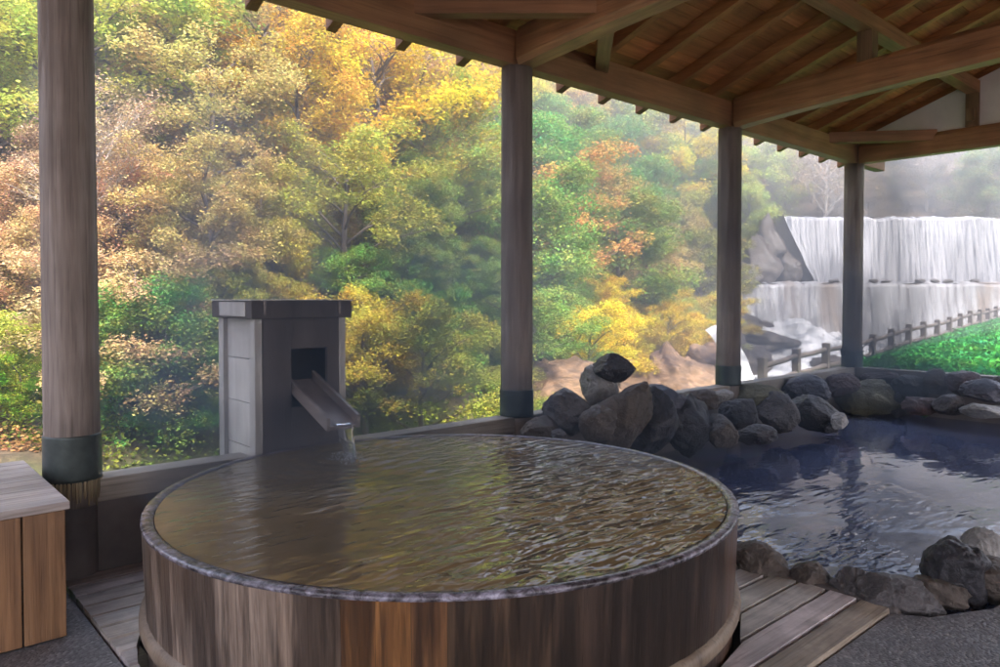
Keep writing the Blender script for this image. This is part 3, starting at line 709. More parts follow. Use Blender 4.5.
def grock(u, v, w, h, z0, thick, mat, label, tilt=0, ang=.35, seed=None, rz=None):
    # v is the row where the stone meets the ground
    d = F*(EYE-z0)/(v-HOR); x = (u-500)/F*d; sx = w/F*d*.5; sz = h/F*d*.56
    rock(seed or int(u*5+v), Vector((x, d+thick*.6, z0+sz*.35)), (sx, thick, sz), mat, label, tilt=tilt, rz=-math.atan((u-500)/F)*.6 if rz is None else rz, ang=ang, group=GR)
grock(768, 582, 74, 44, -.02, .11, 'r_brown', 'long rounded brown kerb stone beside the tub', .32, .2, rz=-.75)
grock(819, 592, 46, 36, -.02, .09, 'r_brown', 'second kerb stone from the tub, brown and rounded', .1, .2, rz=-.6)
grock(861, 603, 42, 38, -.02, .09, 'r_grey', 'squarish grey kerb stone at the middle of the kerb', 0, .45, rz=-.5)
grock(909, 616, 86, 44, -.02, .12, 'r_grey', 'large flat dark grey kerb stone at the end of the deck boards', .12, .35, rz=-.35)
grock(952, 606, 60, 30, -.02, .10, 'r_brown', 'low brown kerb stone in front of the big angular rock', .25, .35)
grock(979, 602, 74, 70, -.02, .18, 'r_dark', 'big dark angular rock on the pool edge at lower right', .25, .5)
grock(996, 566, 40, 42, -.05, .13, 'r_pale', 'pale rock behind the big angular rock at the right picture edge', 0, .35)
grock(1018, 606, 66, 50, -.02, .15, 'r_brown', 'brown kerb rock at the right picture edge', 0, .4)

# ------------------------------------------------------------------ fence
fe = empty('bank_fence', (6.5, 18.2, -1.04)); tag(fe, 'rustic rail fence climbing the green bank in front of the waterfall', 'fence')
fang = math.atan2(1.6, 1.487)
def fpos(k): return Vector((1.487*k, 1.6*k, .075*k + .04*math.sin(k*1.3)))
for k in range(16):
    mb = MB().box(-.095, .095, -.095, .095, -.4, .80)
    o = mb.build('fence_post', 'fence', fe, bevel=.015, loc=fpos(k), rz=fang); o.rotation_euler.x = random.uniform(-.02, .02)
    if k < 15:
        a, b = fpos(k), fpos(k+1); d = (b-a).normalized()*.09
        for h in (.60, .14):
            mid = (a+b)/2+Vector((0, 0, h-.02))
            MB().tube([a+d+Vector((0, 0, h-.01)), mid, b-d+Vector((0, 0, h+.01))], [.075, .068, .075], 8).build('fence_rail', 'fence', fe, smooth=True)

# ------------------------------------------------------------------ dams, waterfalls, river
def curtain(name, x0, x1, y, ztop, zbot, lean, mat, label, wob=.25, bow=0, rag=0.0):
    e = empty(name, ((x0+x1)/2, y, zbot)); tag(e, label, 'waterfall')
    nx, nz = int((x1-x0)/.09), 26; vs = []
    for j in range(nz+1):
        f = j/nz
        for i in range(nx+1):
            x = x0+(x1-x0)*i/nx; t = 2*i/nx-1
            crest = ztop - bow*max(0, t-.75)**2*16 + .12*noise.noise(Vector((x*.8, 8, 0))) + .07*noise.noise(Vector((x*4, 8, 0)))
            z = crest + (zbot-crest)*f
            if j == 0: yy = .5
            else: yy = -lean*f**1.2 - .12 - 1.6*bow*3*t*t - wob*f**.6*(.9*noise.noise(Vector((x*.7, 0, f*.4)))+.5*noise.noise(Vector((x*1.6, 0, f*.5)))+.35*noise.noise(Vector((x*6, 2, f*1.2)))+.2*noise.noise(Vector((x*15, 3, f*2))))
            vs.append((x-(x0+x1)/2 + max(0, -t-.6)*(rag*f + .9*noise.noise(Vector((1, f*4, x0)))*f), yy, z-zbot+(.03 if j == 0 else 0)))
    mb = MB(); mb.add(vs, [(j*(nx+1)+i, (j+1)*(nx+1)+i, (j+1)*(nx+1)+i+1, j*(nx+1)+i+1) for j in range(nz) for i in range(nx)])
    mb.build('water_sheet', mat, e, smooth=True)
    mb = MB(); hw = (x1-x0)/2+1.0
    mb.hexa([(-hw, .0-lean*.8, -1.2), (hw, .0-lean*.8, -1.2), (hw, 1.6, -1.2), (-hw, 1.6, -1.2), (-hw, .1, ztop-zbot-.12), (hw, .1, ztop-zbot-.12), (hw, 1.6, ztop-zbot-.12), (-hw, 1.6, ztop-zbot-.12)])
    mb.build('weir', 'concrete', e)
    return e
curtain('waterfall', 18.6, 33.6, 50.0, 6.75, 2.2, .5, 'curtain', 'upper tier of the wide white waterfall pouring over the dam crest', bow=.25, rag=4.5)
curtain('waterfall', 14.6, 38.0, 45.8, 2.22, -2.2, 1.0, 'curtain2', 'lower tier of the wide waterfall, thinner with brown stone showing through', wob=.35)
def sheet(name, mat, x0, x1, y0, y1, st, zf, label):
    nx, ny = int((x1-x0)/st), int((y1-y0)/st)
    mb = MB(); mb.add([(x0+(x1-x0)*i/nx, y0+(y1-y0)*j/ny, zf(x0+(x1-x0)*i/nx, y0+(y1-y0)*j/ny)) for j in range(ny+1) for i in range(nx+1)],
        [(j*(nx+1)+i, j*(nx+1)+i+1, (j+1)*(nx+1)+i+1, (j+1)*(nx+1)+i) for j in range(ny) for i in range(nx)])
    o = mb.build(name, mat, None, smooth=True); tag(o, label, kind='structure'); return o
sheet('ledge_pool_water', 'white', 14.6, 38, 45.9, 50.2, .3, lambda x, y: 2.16+.05*noise.noise(Vector((x, y, 0))), 'white water on the ledge between the two tiers')
sheet('upper_river_water', 'streampond', 18.6, 34, 50.3, 60, .5, lambda x, y: 6.74, 'river water above the dam crest')
def rz_(x, y):
    f = smooth01((y-26)/19); z = -3.0 + 1.15*f
    z += .42*noise.noise(Vector((x*.45, y*.5, 0))) + .22*noise.noise(Vector((x*1.3, y*1.5, 5))) + .14*noise.noise(Vector((x*3.1, y*3.1, 9))) + .08*noise.noise(Vector((x*7, y*7, 2)))
    z += 1.5*smooth01((y-37)/7)*smooth01((23-x)/7)*(1+.6*noise.noise(Vector((x*.8, y*.8, 3))))
    z += .9*smooth01((y-41)/4)*abs(noise.noise(Vector((x*.9, 4, 2))))
    return z
sheet('river_water', 'white', 0, 36, 14, 45.5, .22, rz_, 'churning white river below the waterfall')
# rocks of the river and cliff
rock(11, Vector((4.2, 18.6, -1.6)), (1.9, 1.6, 1.5), 'cliff', 'large orange brown rock outcrop beside the river left of the cracked post', 'rock_outcrop', 'rock', tilt=.25, rz=.3, ang=.6, rough=.2, sub=6)
rock(12, Vector((6.2, 22.8, -1.6)), (1.3, 1.6, 1.5), 'cliff', 'smaller orange brown rock ledge behind the large outcrop', 'rock_outcrop', 'rock', tilt=.4, rz=.5, ang=.5, rough=.25, sub=5)
rock(13, Vector((1.2, 15.4, -1.5)), (1.5, 1.1, 1.4), 'cliff', 'reddish brown earth bank rock behind the pale rounded boulder', 'rock_outcrop', 'rock', rz=.7, ang=.45, rough=.25, sub=5)
RV = [(14.1, 40.0, -1.15, 2.3, 1.6, .75, 'broad brown rock in the white water right of the cracked post'),
      (11.9, 38.0, -1.2, 1.0, 1.3, 1.0, 'brown river rock just left of the broad rock'),
      (11.0, 33.5, -1.7, 1.6, 1.6, .9, 'river rock half hidden by the cracked post'),
      (14.5, 42.8, -.5, 1.6, 1.2, .8, 'rock at the foot of the lower fall near the cracked post'),
      (16.7, 48.2, 3.4, 2.2, 1.6, 1.9, 'brown crag between the left end of the upper fall and the trees'),
      (15.2, 46.6, 2.2, 1.8, 1.2, 1.3, 'lower brown crag left of the upper waterfall'),
      (17.9, 49.5, 4.7, 1.3, 1.3, 2.0, 'upright crag holding the left end of the dam crest'),
      (19.1, 49.0, 2.9, 1.3, .9, 1.5, 'wet sloping rock under the left edge of the upper fall'),
      (13.4, 44.2, .4, 1.9, 1.4, 2.2, 'brown crag behind the cracked post beside the lower fall'),
      (16.8, 37.2, -2.1, 1.4, 1.0, .45, 'low rock awash in the foam behind the second fence post')]
for i, (x, y, z, a, b, c, lb) in enumerate(RV):
    rock(40+i, Vector((x, y, z)), (a, b, c), 'rivrock', lb, 'river_rock', 'rock', rz=random.uniform(0, 3), ang=.45, rough=.2, group='rocks by the river', sub=4)
for i in range(9):
    x = 21.5+i*1.45+random.uniform(-.65, .65)
    words = ['leftmost', 'second from the left', 'third from the left', 'fourth from the left', 'middle', 'fourth from the right', 'third from the right', 'second from the right', 'rightmost'][i]
    rock(60+i, Vector((x, 46.3, 2.3)), (random.uniform(.25, .8), .3, random.uniform(.10, .2)), 'rivrock', words+' of nine small stones on the ledge between the two falls', 'ledge_stone', 'rock', group='stones on the waterfall ledge', sub=3)
# side trickle over the cliff
mb = MB(); vs = []
for j in range(30):
    f = j/29
    for i in range(7):
        x = 6.35 + .25*math.sin(f*2.5)+.45*f + (i-3)*.11; vs.append((x, 21.6-1.3*f, .45-2.6*f**1.3 + .06*noise.noise(Vector((i, f*9, 1))) - .03*abs(i-3)**1.5))
mb.add(vs, [(j*7+i, (j+1)*7+i, (j+1)*7+i+1, j*7+i+1) for j in range(29) for i in range(6)])
o = mb.build('waterfall', 'white', None, smooth=True); tag(o, 'thin side trickle over the orange rock left of the cracked post', 'waterfall')

# ------------------------------------------------------------------ vegetation
def leaf_quads(cent, size, tilt, rs, asp=.62):
    n = len(cent); yaw = rs.uniform(0, 2*np.pi, n)
    nrm = np.stack([rs.normal(0, tilt, n), rs.normal(0, tilt, n), np.ones(n)], 1); nrm /= np.linalg.norm(nrm, axis=1, keepdims=True)
    a = np.stack([np.cos(yaw), np.sin(yaw), np.zeros(n)], 1); a -= nrm*(a*nrm).sum(1, keepdims=True); a /= np.linalg.norm(a, axis=1, keepdims=True)
    b = np.cross(nrm, a); s = (size*rs.uniform(.6, 1.3, n))[:, None]
    v = np.stack([cent-a*s*.5, cent+b*s*.5*asp, cent+a*s*.5, cent-b*s*.5*asp], 1).reshape(-1, 3)
    return v, np.arange(4*n).reshape(-1, 4)
def make_tree_meshes(seed, kind):
    rs = np.random.default_rng(seed); rd = random.Random(seed)
    H = 6.0; mb = MB(); tips = []
    lean = (rd.uniform(-.5, .5), rd.uniform(-.5, .5)); fork = rd.uniform(.08, .2)*H
    trunk = [(lean[0]*t*t*.6, lean[1]*t*t*.6, H*.72*t) for t in np.linspace(0, 1, 7)]; trunk[0] = (0, 0, -.5)
    mb.tube(trunk, [.14, .115, .10, .085, .065, .045, .02], 7)
    nl = {'maple': 15, 'bushy': 13, 'bare': 18}[kind]
    for k in range(nl):
        t = fork/H + (1-fork/H)*.72*(k/nl)*.95 + .02; t = min(t, .70); f = t/.72
        i = min(5, int(f*6)); base = Vector(trunk[i]).lerp(Vector(trunk[i+1]), f*6-i)
        a = k*2.4 + rd.uniform(-.4, .4); L = (2.7 if kind == 'maple' else 2.1)*(1-.45*f)*rd.uniform(.75, 1.15)
        rise = rd.uniform(.25, .7) + .6*f + (.5 if kind == 'bare' else 0); pts = []; p = base.copy()
        for s in range(6):
            q = s/5; pts.append(base + Vector((math.cos(a+.3*q)*L*q, math.sin(a+.3*q)*L*q, rise*L*q*(1-.35*q)))+Vector((rd.uniform(-.06, .06), rd.uniform(-.06, .06), rd.uniform(-.05, .05)))*(s > 0))
        mb.tube(pts, [.055*(1-.5*f)*(1-.8*s/5)+.006 for s in range(6)], 5)
        for s in (2, 3, 4, 5):
            for m_ in range(2 if kind != 'bare' else 4):
                a2 = a + rd.uniform(-1.3, 1.3); l2 = rd.uniform(.35, 1.0); e = pts[s] + Vector((math.cos(a2)*l2, math.sin(a2)*l2, rd.uniform(0, .45 if kind != 'bare' else .9)))
                mb.tube([pts[s], pts[s].lerp(e, .5)+Vector((0, 0, .06)), e], [.018, .012, .005], 4, cap=False); tips.append(e)
    tm = mb
    C = []
    if kind == 'maple':
        for e in tips:
            if rd.random() < .12: continue
            r = rd.uniform(.35, .78); n = int(190*r*r/.36)+30; th = rs.uniform(0, 2*np.pi, n); rr = r*rs.uniform(0, 1, n)**.5*rs.uniform(.75, 1.25, n)
            elong = rd.uniform(.6, 1); ea = rd.uniform(0, 3.14)
            x = rr*np.cos(th); y = rr*np.sin(th)*elong; x, y = x*math.cos(ea)-y*math.sin(ea), x*math.sin(ea)+y*math.cos(ea)
            z = rs.normal(0, .11, n) - .25*(rr**2) + .12*np.sin(x*7+ea)*np.cos(y*6)
            C.append(np.stack([x+e.x, y+e.y, z+e.z+.05], 1))
        lv, lf = leaf_quads(np.concatenate(C), .105, .55, rs)
    elif kind == 'bushy':
        for e in tips:
            r = rd.uniform(.32, .62); n = int(230*r*r/.2); d = rs.normal(0, 1, (n, 3)); d /= np.linalg.norm(d, axis=1, keepdims=True)
            C.append(d*(r*rs.uniform(.2, 1.25, n)**.6)[:, None]*np.array([1.15, 1.15, .7])+np.array(e))
        for _ in range(16):
            e = np.array([rd.gauss(0, .8), rd.gauss(0, .8), rd.uniform(.8, 4.6)]); n = 170
            d = rs.normal(0, .35, (n, 3)); C.append(d+e)
        lv, lf = leaf_quads(np.concatenate(C), .11, .8, rs)
    else:
        for e in tips:
            n = rd.randint(14, 60); C.append(rs.normal(0, .26, (n, 3))*np.array([1.2, 1.2, .8])+np.array(e))
        lv, lf = leaf_quads(np.concatenate(C), .10, .6, rs)
    tmesh = bpy.data.meshes.new('trunk'); tmesh.from_pydata(tm.v, [], tm.f); tmesh.materials.append(M['palebark' if kind == 'bare' else 'bark']); tmesh.polygons.foreach_set('use_smooth', [True]*len(tmesh.polygons))
    cmesh = npmesh('crown', lv, lf, M['leaf']); return tmesh, cmesh
PROTO = {k: [make_tree_meshes(s, k) for s in ss] for k, ss in (('maple', (1, 2, 3, 4)), ('bushy', (11, 12, 13)), ('bare', (21, 22, 23)))}
# autumn colour patches of the slope: (u, v, radius, colour, colour word, kinds)
GOLD = (.50, .31, .045); YEL = (.60, .42, .04); ORG = (.50, .28, .10); PINK = (.46, .27, .17); TAN = (.46, .32, .14)
LG = (.34, .37, .07); GRN = (.19, .30, .06); EMER = (.12, .31, .07); YG = (.46, .40, .07); GREY = (.30, .22, .16); RUST = (.36, .15, .07)
PATCH = [(60, 40, 70, LG, 'yellow green', 'maple bushy'), (160, 30, 50, LG, 'yellow green', 'maple'), (20, 110, 60, LG, 'yellow green', 'maple'),
 (60, 170, 60, GREY, 'brown grey', 'bare'), (40, 220, 60, PINK, 'pinkish brown', 'maple bare'), (30, 390, 45, EMER, 'bright green', 'bushy'), (40, 290, 50, PINK, 'pinkish brown', 'bare maple'),
 (120, 110, 50, TAN, 'tan', 'maple bare'), (200, 60, 60, TAN, 'tan', 'maple maple bare'), (290, 40, 60, ORG, 'orange', 'maple maple bare'),
 (240, 110, 60, GOLD, 'golden', 'maple'), (320, 140, 70, GOLD, 'golden', 'maple'), (390, 130, 60, YEL, 'golden', 'maple'), (140, 190, 50, PINK, 'pinkish brown', 'maple'),
 (220, 200, 60, TAN, 'tan', 'maple bare'), (140, 265, 40, GRN, 'green', 'maple'), (300, 220, 60, YG, 'yellow green', 'maple'), (300, 180, 50, GOLD, 'golden', 'maple'), (230, 160, 60, GOLD, 'golden', 'maple'), (250, 250, 50, TAN, 'tan', 'maple'), (200, 290, 40, LG, 'yellow green', 'maple'), (90, 200, 50, PINK, 'pinkish brown', 'maple bare'),
 (130, 310, 45, PINK, 'pinkish brown', 'maple'), (150, 390, 80, EMER, 'bright green', 'bushy maple'), (80, 350, 50, LG, 'yellow green', 'maple'),
 (370, 60, 60, PINK, 'pinkish brown', 'bare maple'), (440, 40, 60, ORG, 'orange', 'maple bare'), (450, 110, 50, YG, 'yellow green', 'maple'), (420, 190, 70, LG, 'yellow green', 'bushy maple'),
 (470, 240, 60, LG, 'yellow green', 'bushy maple'), (390, 250, 50, GRN, 'green', 'bushy'), (370, 350, 50, GOLD, 'golden', 'maple'), (440, 320, 50, GRN, 'green', 'maple bushy'), (430, 380, 50, LG, 'yellow green', 'maple'),
 (560, 100, 50, GOLD, 'golden', 'maple'), (550, 150, 50, EMER, 'deep green', 'bushy'), (560, 210, 45, ORG, 'orange', 'maple'), (610, 130, 60, GRN, 'green', 'bushy maple'), (620, 190, 60, EMER, 'deep green', 'bushy maple'),
 (675, 140, 50, YEL, 'golden', 'maple'), (560, 260, 50, GRN, 'green', 'bushy'), (640, 240, 50, TAN, 'tan', 'maple'), (700, 210, 60, LG, 'yellow green', 'bushy maple'), (600, 305, 40, YEL, 'golden', 'maple'),
 (660, 290, 40, YEL, 'golden', 'maple'), (540, 320, 45, GRN, 'green', 'maple'), (690, 260, 50, LG, 'yellow green', 'maple'), (760, 180, 50, LG, 'yellow green', 'bushy'), (750, 230, 50, YG, 'yellow green', 'bushy'),
 (800, 180, 50, GREY, 'brown grey', 'bare'), (880, 190, 60, (.2, .21, .14), 'dull green', 'bushy'), (950, 190, 60, (.17, .16, .16), 'brown grey', 'bare bushy'), (1000, 230, 40, (.14, .2, .1), 'dull green', 'bushy')]
random.seed(21)
def patch(u, v):
    u += random.gauss(0, 14); v += random.gauss(0, 12)
    return min(PATCH, key=lambda p: math.hypot(u-p[0], (v-p[1])*1.15)/p[2])
trees = []
def put_tree(x, y, z, s, kind=None, color=None, word=None, yaw=None, name='tree'):
    u, v = proj((x, y, z + 3.4*s)); pt = patch(u, v)
    if kind is None: kind = random.choice(pt[5].split())
    if color is None: color = pt[3]; word = pt[4]
    tmesh, cmesh = random.choice(PROTO[kind])
    e = empty(name, (x, y, z-.1)); e.rotation_euler.z = random.uniform(0, 6.28)
    e.scale = (s*random.uniform(.92, 1.1), s*random.uniform(.92, 1.1), s*random.uniform(.88, 1.12))
    t = bpy.data.objects.new('trunk', tmesh); col.objects.link(t); t.parent = e
    c = bpy.data.objects.new('crown', cmesh); col.objects.link(c); c.parent = e
    j = random.uniform(.82, 1.18); c.color = (color[0]*j*random.uniform(.9, 1.1), color[1]*j*random.uniform(.92, 1.08), color[2]*j, 1)
    trees.append((e, u, v, y, word, kind)); return e
pts = []
def try_put(x, y, mind):
    for a, b in pts:
        if (a-x)**2+(b-y)**2 < mind*mind: return False
    pts.append((x, y)); return True
# feature trees seen clearly
def feat(u, v, d, s, kind, color, word):
    # stand the tree on the slope at the distance where its crown comes nearest to the wanted height
    best = None
    for q in np.arange(max(8.6, d*.7), d*1.5, .4):
        x = (u-500)/F*q; z = terr(x, q)[0]; err = abs(proj((x, q, z + 3.6*s))[1] - v) + abs(q-d)*.6
        if foot_s(x, q) < -.5: err += 60
        if best is None or err < best[0]: best = (err, q, x, z)
    e, q, x, z = best; zc = EYE + (HOR-v)/F*q
    s = min(max((zc-z+.1)/3.6, s*.8), s*1.7); pts.append((x, q)); put_tree(x, q, z, s, kind, color, word)
    if FDBG: print('feat', u, v, round(q, 1), round(s, 2), 'seen at', round(proj((x, q, z+3.6*s))[1]))
FDBG = False
feat(603, 305, 17.5, .36, 'maple', YEL, 'bright yellow')
feat(664, 296, 21, .30, 'maple', YEL, 'bright yellow')
feat(365, 350, 13.5, .42, 'maple', GOLD, 'golden')
feat(420, 365, 14.5, .40, 'maple', YG, 'yellow green')
feat(155, 392, 10.2, .42, 'bushy', EMER, 'bright green')
feat(118, 412, 9.6, .24, 'bushy', EMER, 'bright green')
feat(192, 392, 10.6, .26, 'bushy', EMER, 'bright green')
feat(165, 345, 12.6, .32, 'bushy', (.2, .32, .07), 'green')
feat(20, 395, 9.2, .26, 'bushy', (.16, .28, .02), 'bright green')
feat(120, 315, 12.5, .40, 'maple', PINK, 'pinkish brown')
for q_ in ((535, 95, 45, 1.15, 'maple', GOLD, 'golden'), (578, 110, 47, 1.15, 'maple', ORG, 'orange'), (622, 118, 45, 1.1, 'bushy', LG, 'yellow green'), (655, 132, 48, 1.15, 'maple', YEL, 'golden'), (712, 150, 48, 1.1, 'bushy', LG, 'yellow green'), (690, 180, 42, 1.0, 'bushy', GRN, 'green'), (600, 150, 38, 1.0, 'bushy', EMER, 'deep green'), (500, 110, 40, 1.0, 'maple', YG, 'yellow green')): feat(*q_)
feat(750, 215, 40, .8, 'bushy', LG, 'yellow green')
feat(748, 262, 37, .5, 'bushy', YG, 'yellow green')
feat(735, 200, 38, .9, 'maple', LG, 'yellow green')
feat(700, 235, 32, .7, 'bushy', LG, 'yellow green')
feat(690, 130, 36, .9, 'maple', YEL, 'golden')
feat(650, 262, 24, .55, 'maple', TAN, 'tan')
for it in range(14000):
    d = 9.5 + 56*random.random()**1.25; u = random.uniform(-70, 800); x = (u-500)/F*d
    s = foot_s(x, d)
    if s < .8: continue
    if d > 46 and x > 14.5: continue
    z = terr(x, d)[0]; top = proj((x, d, z+6))[1]
    if top < -330: continue
    if len(trees) > 190: break
    if not try_put(x, d, 1.1+.052*d): continue
    sz = .60 + .012*d + random.uniform(-.1, .15)
    if s < 2.5: sz *= .6
    put_tree(x, d, z, sz)
# shrubs filling the slope between the trees
NT = len(trees); shr = []
for it in range(9000):
    d = 8.8 + 22*random.random()**1.2; u = random.uniform(-90, 770); x = (u-500)/F*d
    s = foot_s(x, d)
    if s < .1 or (s < 1.2 and u > 560): continue
    if len(shr) > 190: break
    if any((a-x)**2+(b-d)**2 < (.55+.04*d)**2 for a, b in shr): continue
    shr.append((x, d)); z = terr(x, d)[0]; sz = random.uniform(.2, .3)+.006*d
    put_tree(x, d, z-1.0*sz, sz, random.choice(['bushy', 'maple', 'bushy']), name='shrub')
# trees behind and beside the dam
NS_ = len(trees)
for it in range(2500):
    d = random.uniform(59, 125); u = random.uniform(500, 1080); x = (u-500)/F*d
    if len([1 for t in trees[NT:] if t[3] > 56 and t[1] > 735]) > 150: break
    if not try_put(x, d, 3.4+.02*d): continue
    if len(trees)-NS_ > 70: break
    put_tree(x, d, terr(x, d)[0]-.5, random.uniform(.75, 1.0)+.0075*d)
for q_ in range(26):
    x = 17.5 + q_*.95 + random.uniform(-.4, .4); y = 60.5 + random.uniform(-1, 9); put_tree(x, y, terr(x, y)[0]-.4, random.uniform(.65, .95), 'bushy', random.choice([(.12, .15, .09), (.16, .17, .10), (.2, .16, .12)]), 'dull green')
for (x, y, s) in ((36.5, 48, .9), (38.5, 52, 1.1), (35.6, 54, 1.0), (38, 45, .8)):
    put_tree(x, y, terr(x, y)[0] if y > 51 else 2.0, s, 'bushy', (.13, .2, .08), 'dull green')
# labels: colour, belt of the slope, landmark, order
def zone(u):
    for lim, nm in ((40, 'left of the thick post'), (215, 'between thick post and spout box'), (345, 'above the spout box'), (505, 'between spout box and middle post'), (620, 'right of the middle post'),
                    (735, 'left of the cracked post'), (850, 'between cracked and corner posts')):
        if u < lim: return nm
    return 'behind the falls right of corner post'
def belt(v): return 'low' if v > 300 else 'midway up' if v > 190 else 'high' if v > 70 else 'at the very top'
groups = {}
for t in trees:
    e, u, v, y, w, k = t
    kd = 'shrub' if e.name.startswith('shrub') else 'tree'
    groups.setdefault((w, k, belt(v), zone(u), kd), []).append(t)
ORD = ['first', 'second', 'third', 'fourth', 'fifth', 'sixth', 'seventh', 'eighth', 'ninth', 'tenth', 'eleventh', 'twelfth', 'thirteenth', 'fourteenth', 'fifteenth', 'sixteenth', 'seventeenth', 'eighteenth', 'nineteenth', 'twentieth']
FORM = {'maple': 'layered', 'bushy': 'bushy', 'bare': 'twiggy'}
for (w, k, b, z, kd), lst in groups.items():
    lst.sort(key=lambda t: t[1]); n = len(lst)
    for i, t in enumerate(lst):
        o = '' if n == 1 else ('leftmost ' if i == 0 else 'rightmost ' if i == n-1 else ORD[min(i, 19)] + '-from-left ')
        tag(t[0], f"{o}{w} {FORM[k]} {kd} {b} {z}", kd, 'autumn trees on the ravine slope' if kd == 'tree' else 'shrubs under the trees on the slope')

# undergrowth on the slope and greenery on the bank
def scatter(name, n, region, size, tilt, color, mat, label, hfun, lift):
    P = []
    for _ in range(n*6):
        if len(P) >= n: break
        q = region()
        if q is not None: P.append(q)
    C = np.array([(x, y, hfun(x, y)+random.random()**2*lift(x, y)) for x, y in P])
    rs = np.random.default_rng(len(P)); sz = np.array([size(y) for x, y in P])
    v, f = leaf_quads(C, sz, tilt, rs, .6); o = bpy.data.objects.new(name, npmesh(name, v, f, M[mat])); col.objects.link(o)
    o.color = (*color, 1); tag(o, label, 'ground cover', kind='stuff'); return o
def slope_region(test):
    def f():
        d = 8 + 34*random.random()**1.4; u = random.uniform(-60, 780); x = (u-500)/F*d; s = foot_s(x, d)
        if s < -1.0: return None
        nval = noise.noise(Vector((x*.35, d*.35, 11)))
        return (x, d) if test(nval + random.gauss(0, .08)) else None
    return f
th = lambda x, y: terr(x, y)[0]
scatter('undergrowth', 75000, slope_region(lambda q: q > -.10), lambda y: .03+.0038*y, .8, (.20, .27, .05), 'leaf', 'green undergrowth covering the ravine slope', th, lambda x, y: .55)
scatter('leaf_litter', 60000, slope_region(lambda q: q < .06), lambda y: .03+.003*y, .5, (.36, .19, .09), 'leaf', 'fallen brown leaves and dry ferns on the slope', th, lambda x, y: .25)
def bank_region():
    k = random.uniform(-6, 16); sf = random.uniform(-.1, 11)**1.0
    x = 6.5+1.487*k + sf*FD.y; y = 18.2+1.6*k - sf*FD.x
    X = x*CX+y*SX
    if X < 9.0: return None
    u = 500+F*x/y
    if u > 1060 or u < 850 or y > 44: return None
    if random.random() > (9/y)**.6: return None
    return (x, y)
scatter('bank_grass', 130000, bank_region, lambda y: .03+.0052*y, 1.3, (.08, .29, .05), 'grassblade', 'bright green leafy plants covering the bank behind the low wall', th, lambda x, y: .2)

# ------------------------------------------------------------------ haze and steam
def volbox(name, lo, hi, mat, label):
    mb = MB().box(lo[0], hi[0], lo[1], hi[1], lo[2], hi[2]); me_o = mb.build(name, None); me_o.data.materials.append(mat); tag(me_o, label, 'haze', kind='stuff'); return me_o
HAZE = True; STEAM = True
if HAZE:
    m, nt = newmat('haze_air'); p = nd(nt, 'ShaderNodeVolumePrincipled'); p.inputs['Density'].default_value = .0105
    p.inputs['Color'].default_value = (.93, .93, .97, 1); p.inputs['Anisotropy'].default_value = .3
    o = nt.nodes.new('ShaderNodeOutputMaterial'); nt.links.new(p.outputs[0], o.inputs['Volume'])
    volbox('haze', (-420, -320, -5), (420, 420, 75), m, 'thin pale mist filling the ravine air')
if STEAM:
    m, nt = newmat('bath_steam'); v = mapped(nt, (1, 1, .55)); n = noi(nt, v, 1.15, 3, .55, .8)
    tc = nd(nt, 'ShaderNodeTexCoord'); sep = nd(nt, 'ShaderNodeSeparateXYZ'); nt.links.new(tc.outputs['Object'], sep.inputs[0])
    fade = nd(nt, 'ShaderNodeMapRange'); nt.links.new(sep.outputs[2], fade.inputs[0]); fade.inputs[1].default_value = .0; fade.inputs[2].default_value = 2.4; fade.inputs[3].default_value = 1; fade.inputs[4].default_value = 0
    mr = nd(nt, 'ShaderNodeMapRange'); nt.links.new(n, mr.inputs[0]); mr.inputs[1].default_value = .47; mr.inputs[2].default_value = .72; mr.inputs[3].default_value = .0; mr.inputs[4].default_value = 1.5
    mu = nd(nt, 'ShaderNodeMath', operation='MULTIPLY'); nt.links.new(mr.outputs[0], mu.inputs[0]); nt.links.new(fade.outputs[0], mu.inputs[1])
    p = nd(nt, 'ShaderNodeVolumePrincipled'); nt.links.new(mu.outputs[0], p.inputs['Density']); p.inputs['Color'].default_value = (.95, .95, 1, 1); p.inputs['Anisotropy'].default_value = .2
    o = nt.nodes.new('ShaderNodeOutputMaterial'); nt.links.new(p.outputs[0], o.inputs['Volume'])
    mb = MB().box(.8, 8.7, 1.8, 5.2, 0, 2.1); o = mb.build('steam', None, None, loc=(0, 0, .47), rz=AX); o.data.materials.append(m)
    tag(o, 'drifting white steam rising from the hot water', 'steam', kind='stuff')

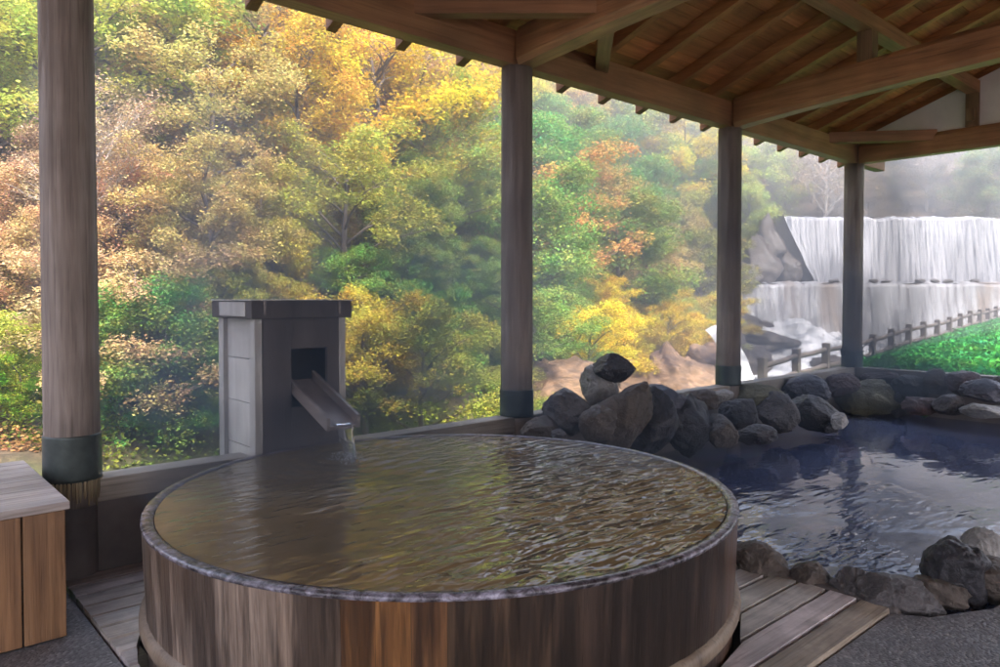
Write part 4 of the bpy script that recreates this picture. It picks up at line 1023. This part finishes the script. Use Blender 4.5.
# ------------------------------------------------------------------ light, world, camera
SUN_EL, SUN_AZ = 50, 150     # azimuth the light comes from, degrees clockwise from +y
w = bpy.data.worlds.new('World'); sc.world = w; w.use_nodes = True; nt = w.node_tree; nt.nodes.clear()
sky = nt.nodes.new('ShaderNodeTexSky'); sky.sky_type = 'NISHITA'; sky.sun_disc = False; sky.sun_elevation = R(SUN_EL); sky.sun_rotation = R(SUN_AZ)
sky.air_density = 1.0; sky.dust_density = 3.0; sky.ozone_density = 1.0
bg = nt.nodes.new('ShaderNodeBackground'); bg.inputs[1].default_value = .15; ow = nt.nodes.new('ShaderNodeOutputWorld')
nt.links.new(sky.outputs[0], bg.inputs[0]); nt.links.new(bg.outputs[0], ow.inputs[0])
ld = bpy.data.lights.new('sun', 'SUN'); ld.energy = 2.7; ld.angle = R(20); ld.color = (1, .95, .88)
lo = bpy.data.objects.new('sun', ld); col.objects.link(lo)
dirv = Vector((math.sin(R(SUN_AZ))*math.cos(R(SUN_EL)), math.cos(R(SUN_AZ))*math.cos(R(SUN_EL)), math.sin(R(SUN_EL))))
lo.rotation_euler = (-dirv).to_track_quat('-Z', 'Y').to_euler(); lo.location = dirv*30 + Vector((0, 0, 10))
cd = bpy.data.cameras.new('camera'); cam = bpy.data.objects.new('camera', cd); col.objects.link(cam)
cd.sensor_width = 36; cd.lens = F/1000*36; PITCH = 1.4
cd.shift_y = -((333.5-HOR) - F*math.tan(R(PITCH)))/1000
cam.location = (0, 0, EYE); cam.rotation_euler = (R(90-PITCH), 0, 0); cd.clip_end = 2000; cd.clip_start = .05
sc.camera = cam
vs_ = sc.view_settings; vs_.view_transform = 'Standard'; vs_.look = 'None'; vs_.exposure = 3.5; vs_.gamma = 1; vs_.use_curve_mapping = False
sc.cycles.volume_bounces = 0; sc.cycles.max_bounces = 6; sc.cycles.diffuse_bounces = 3; sc.cycles.glossy_bounces = 3; sc.cycles.transmission_bounces = 4
sc.cycles.volume_step_rate = 3; sc.cycles.volume_max_steps = 64
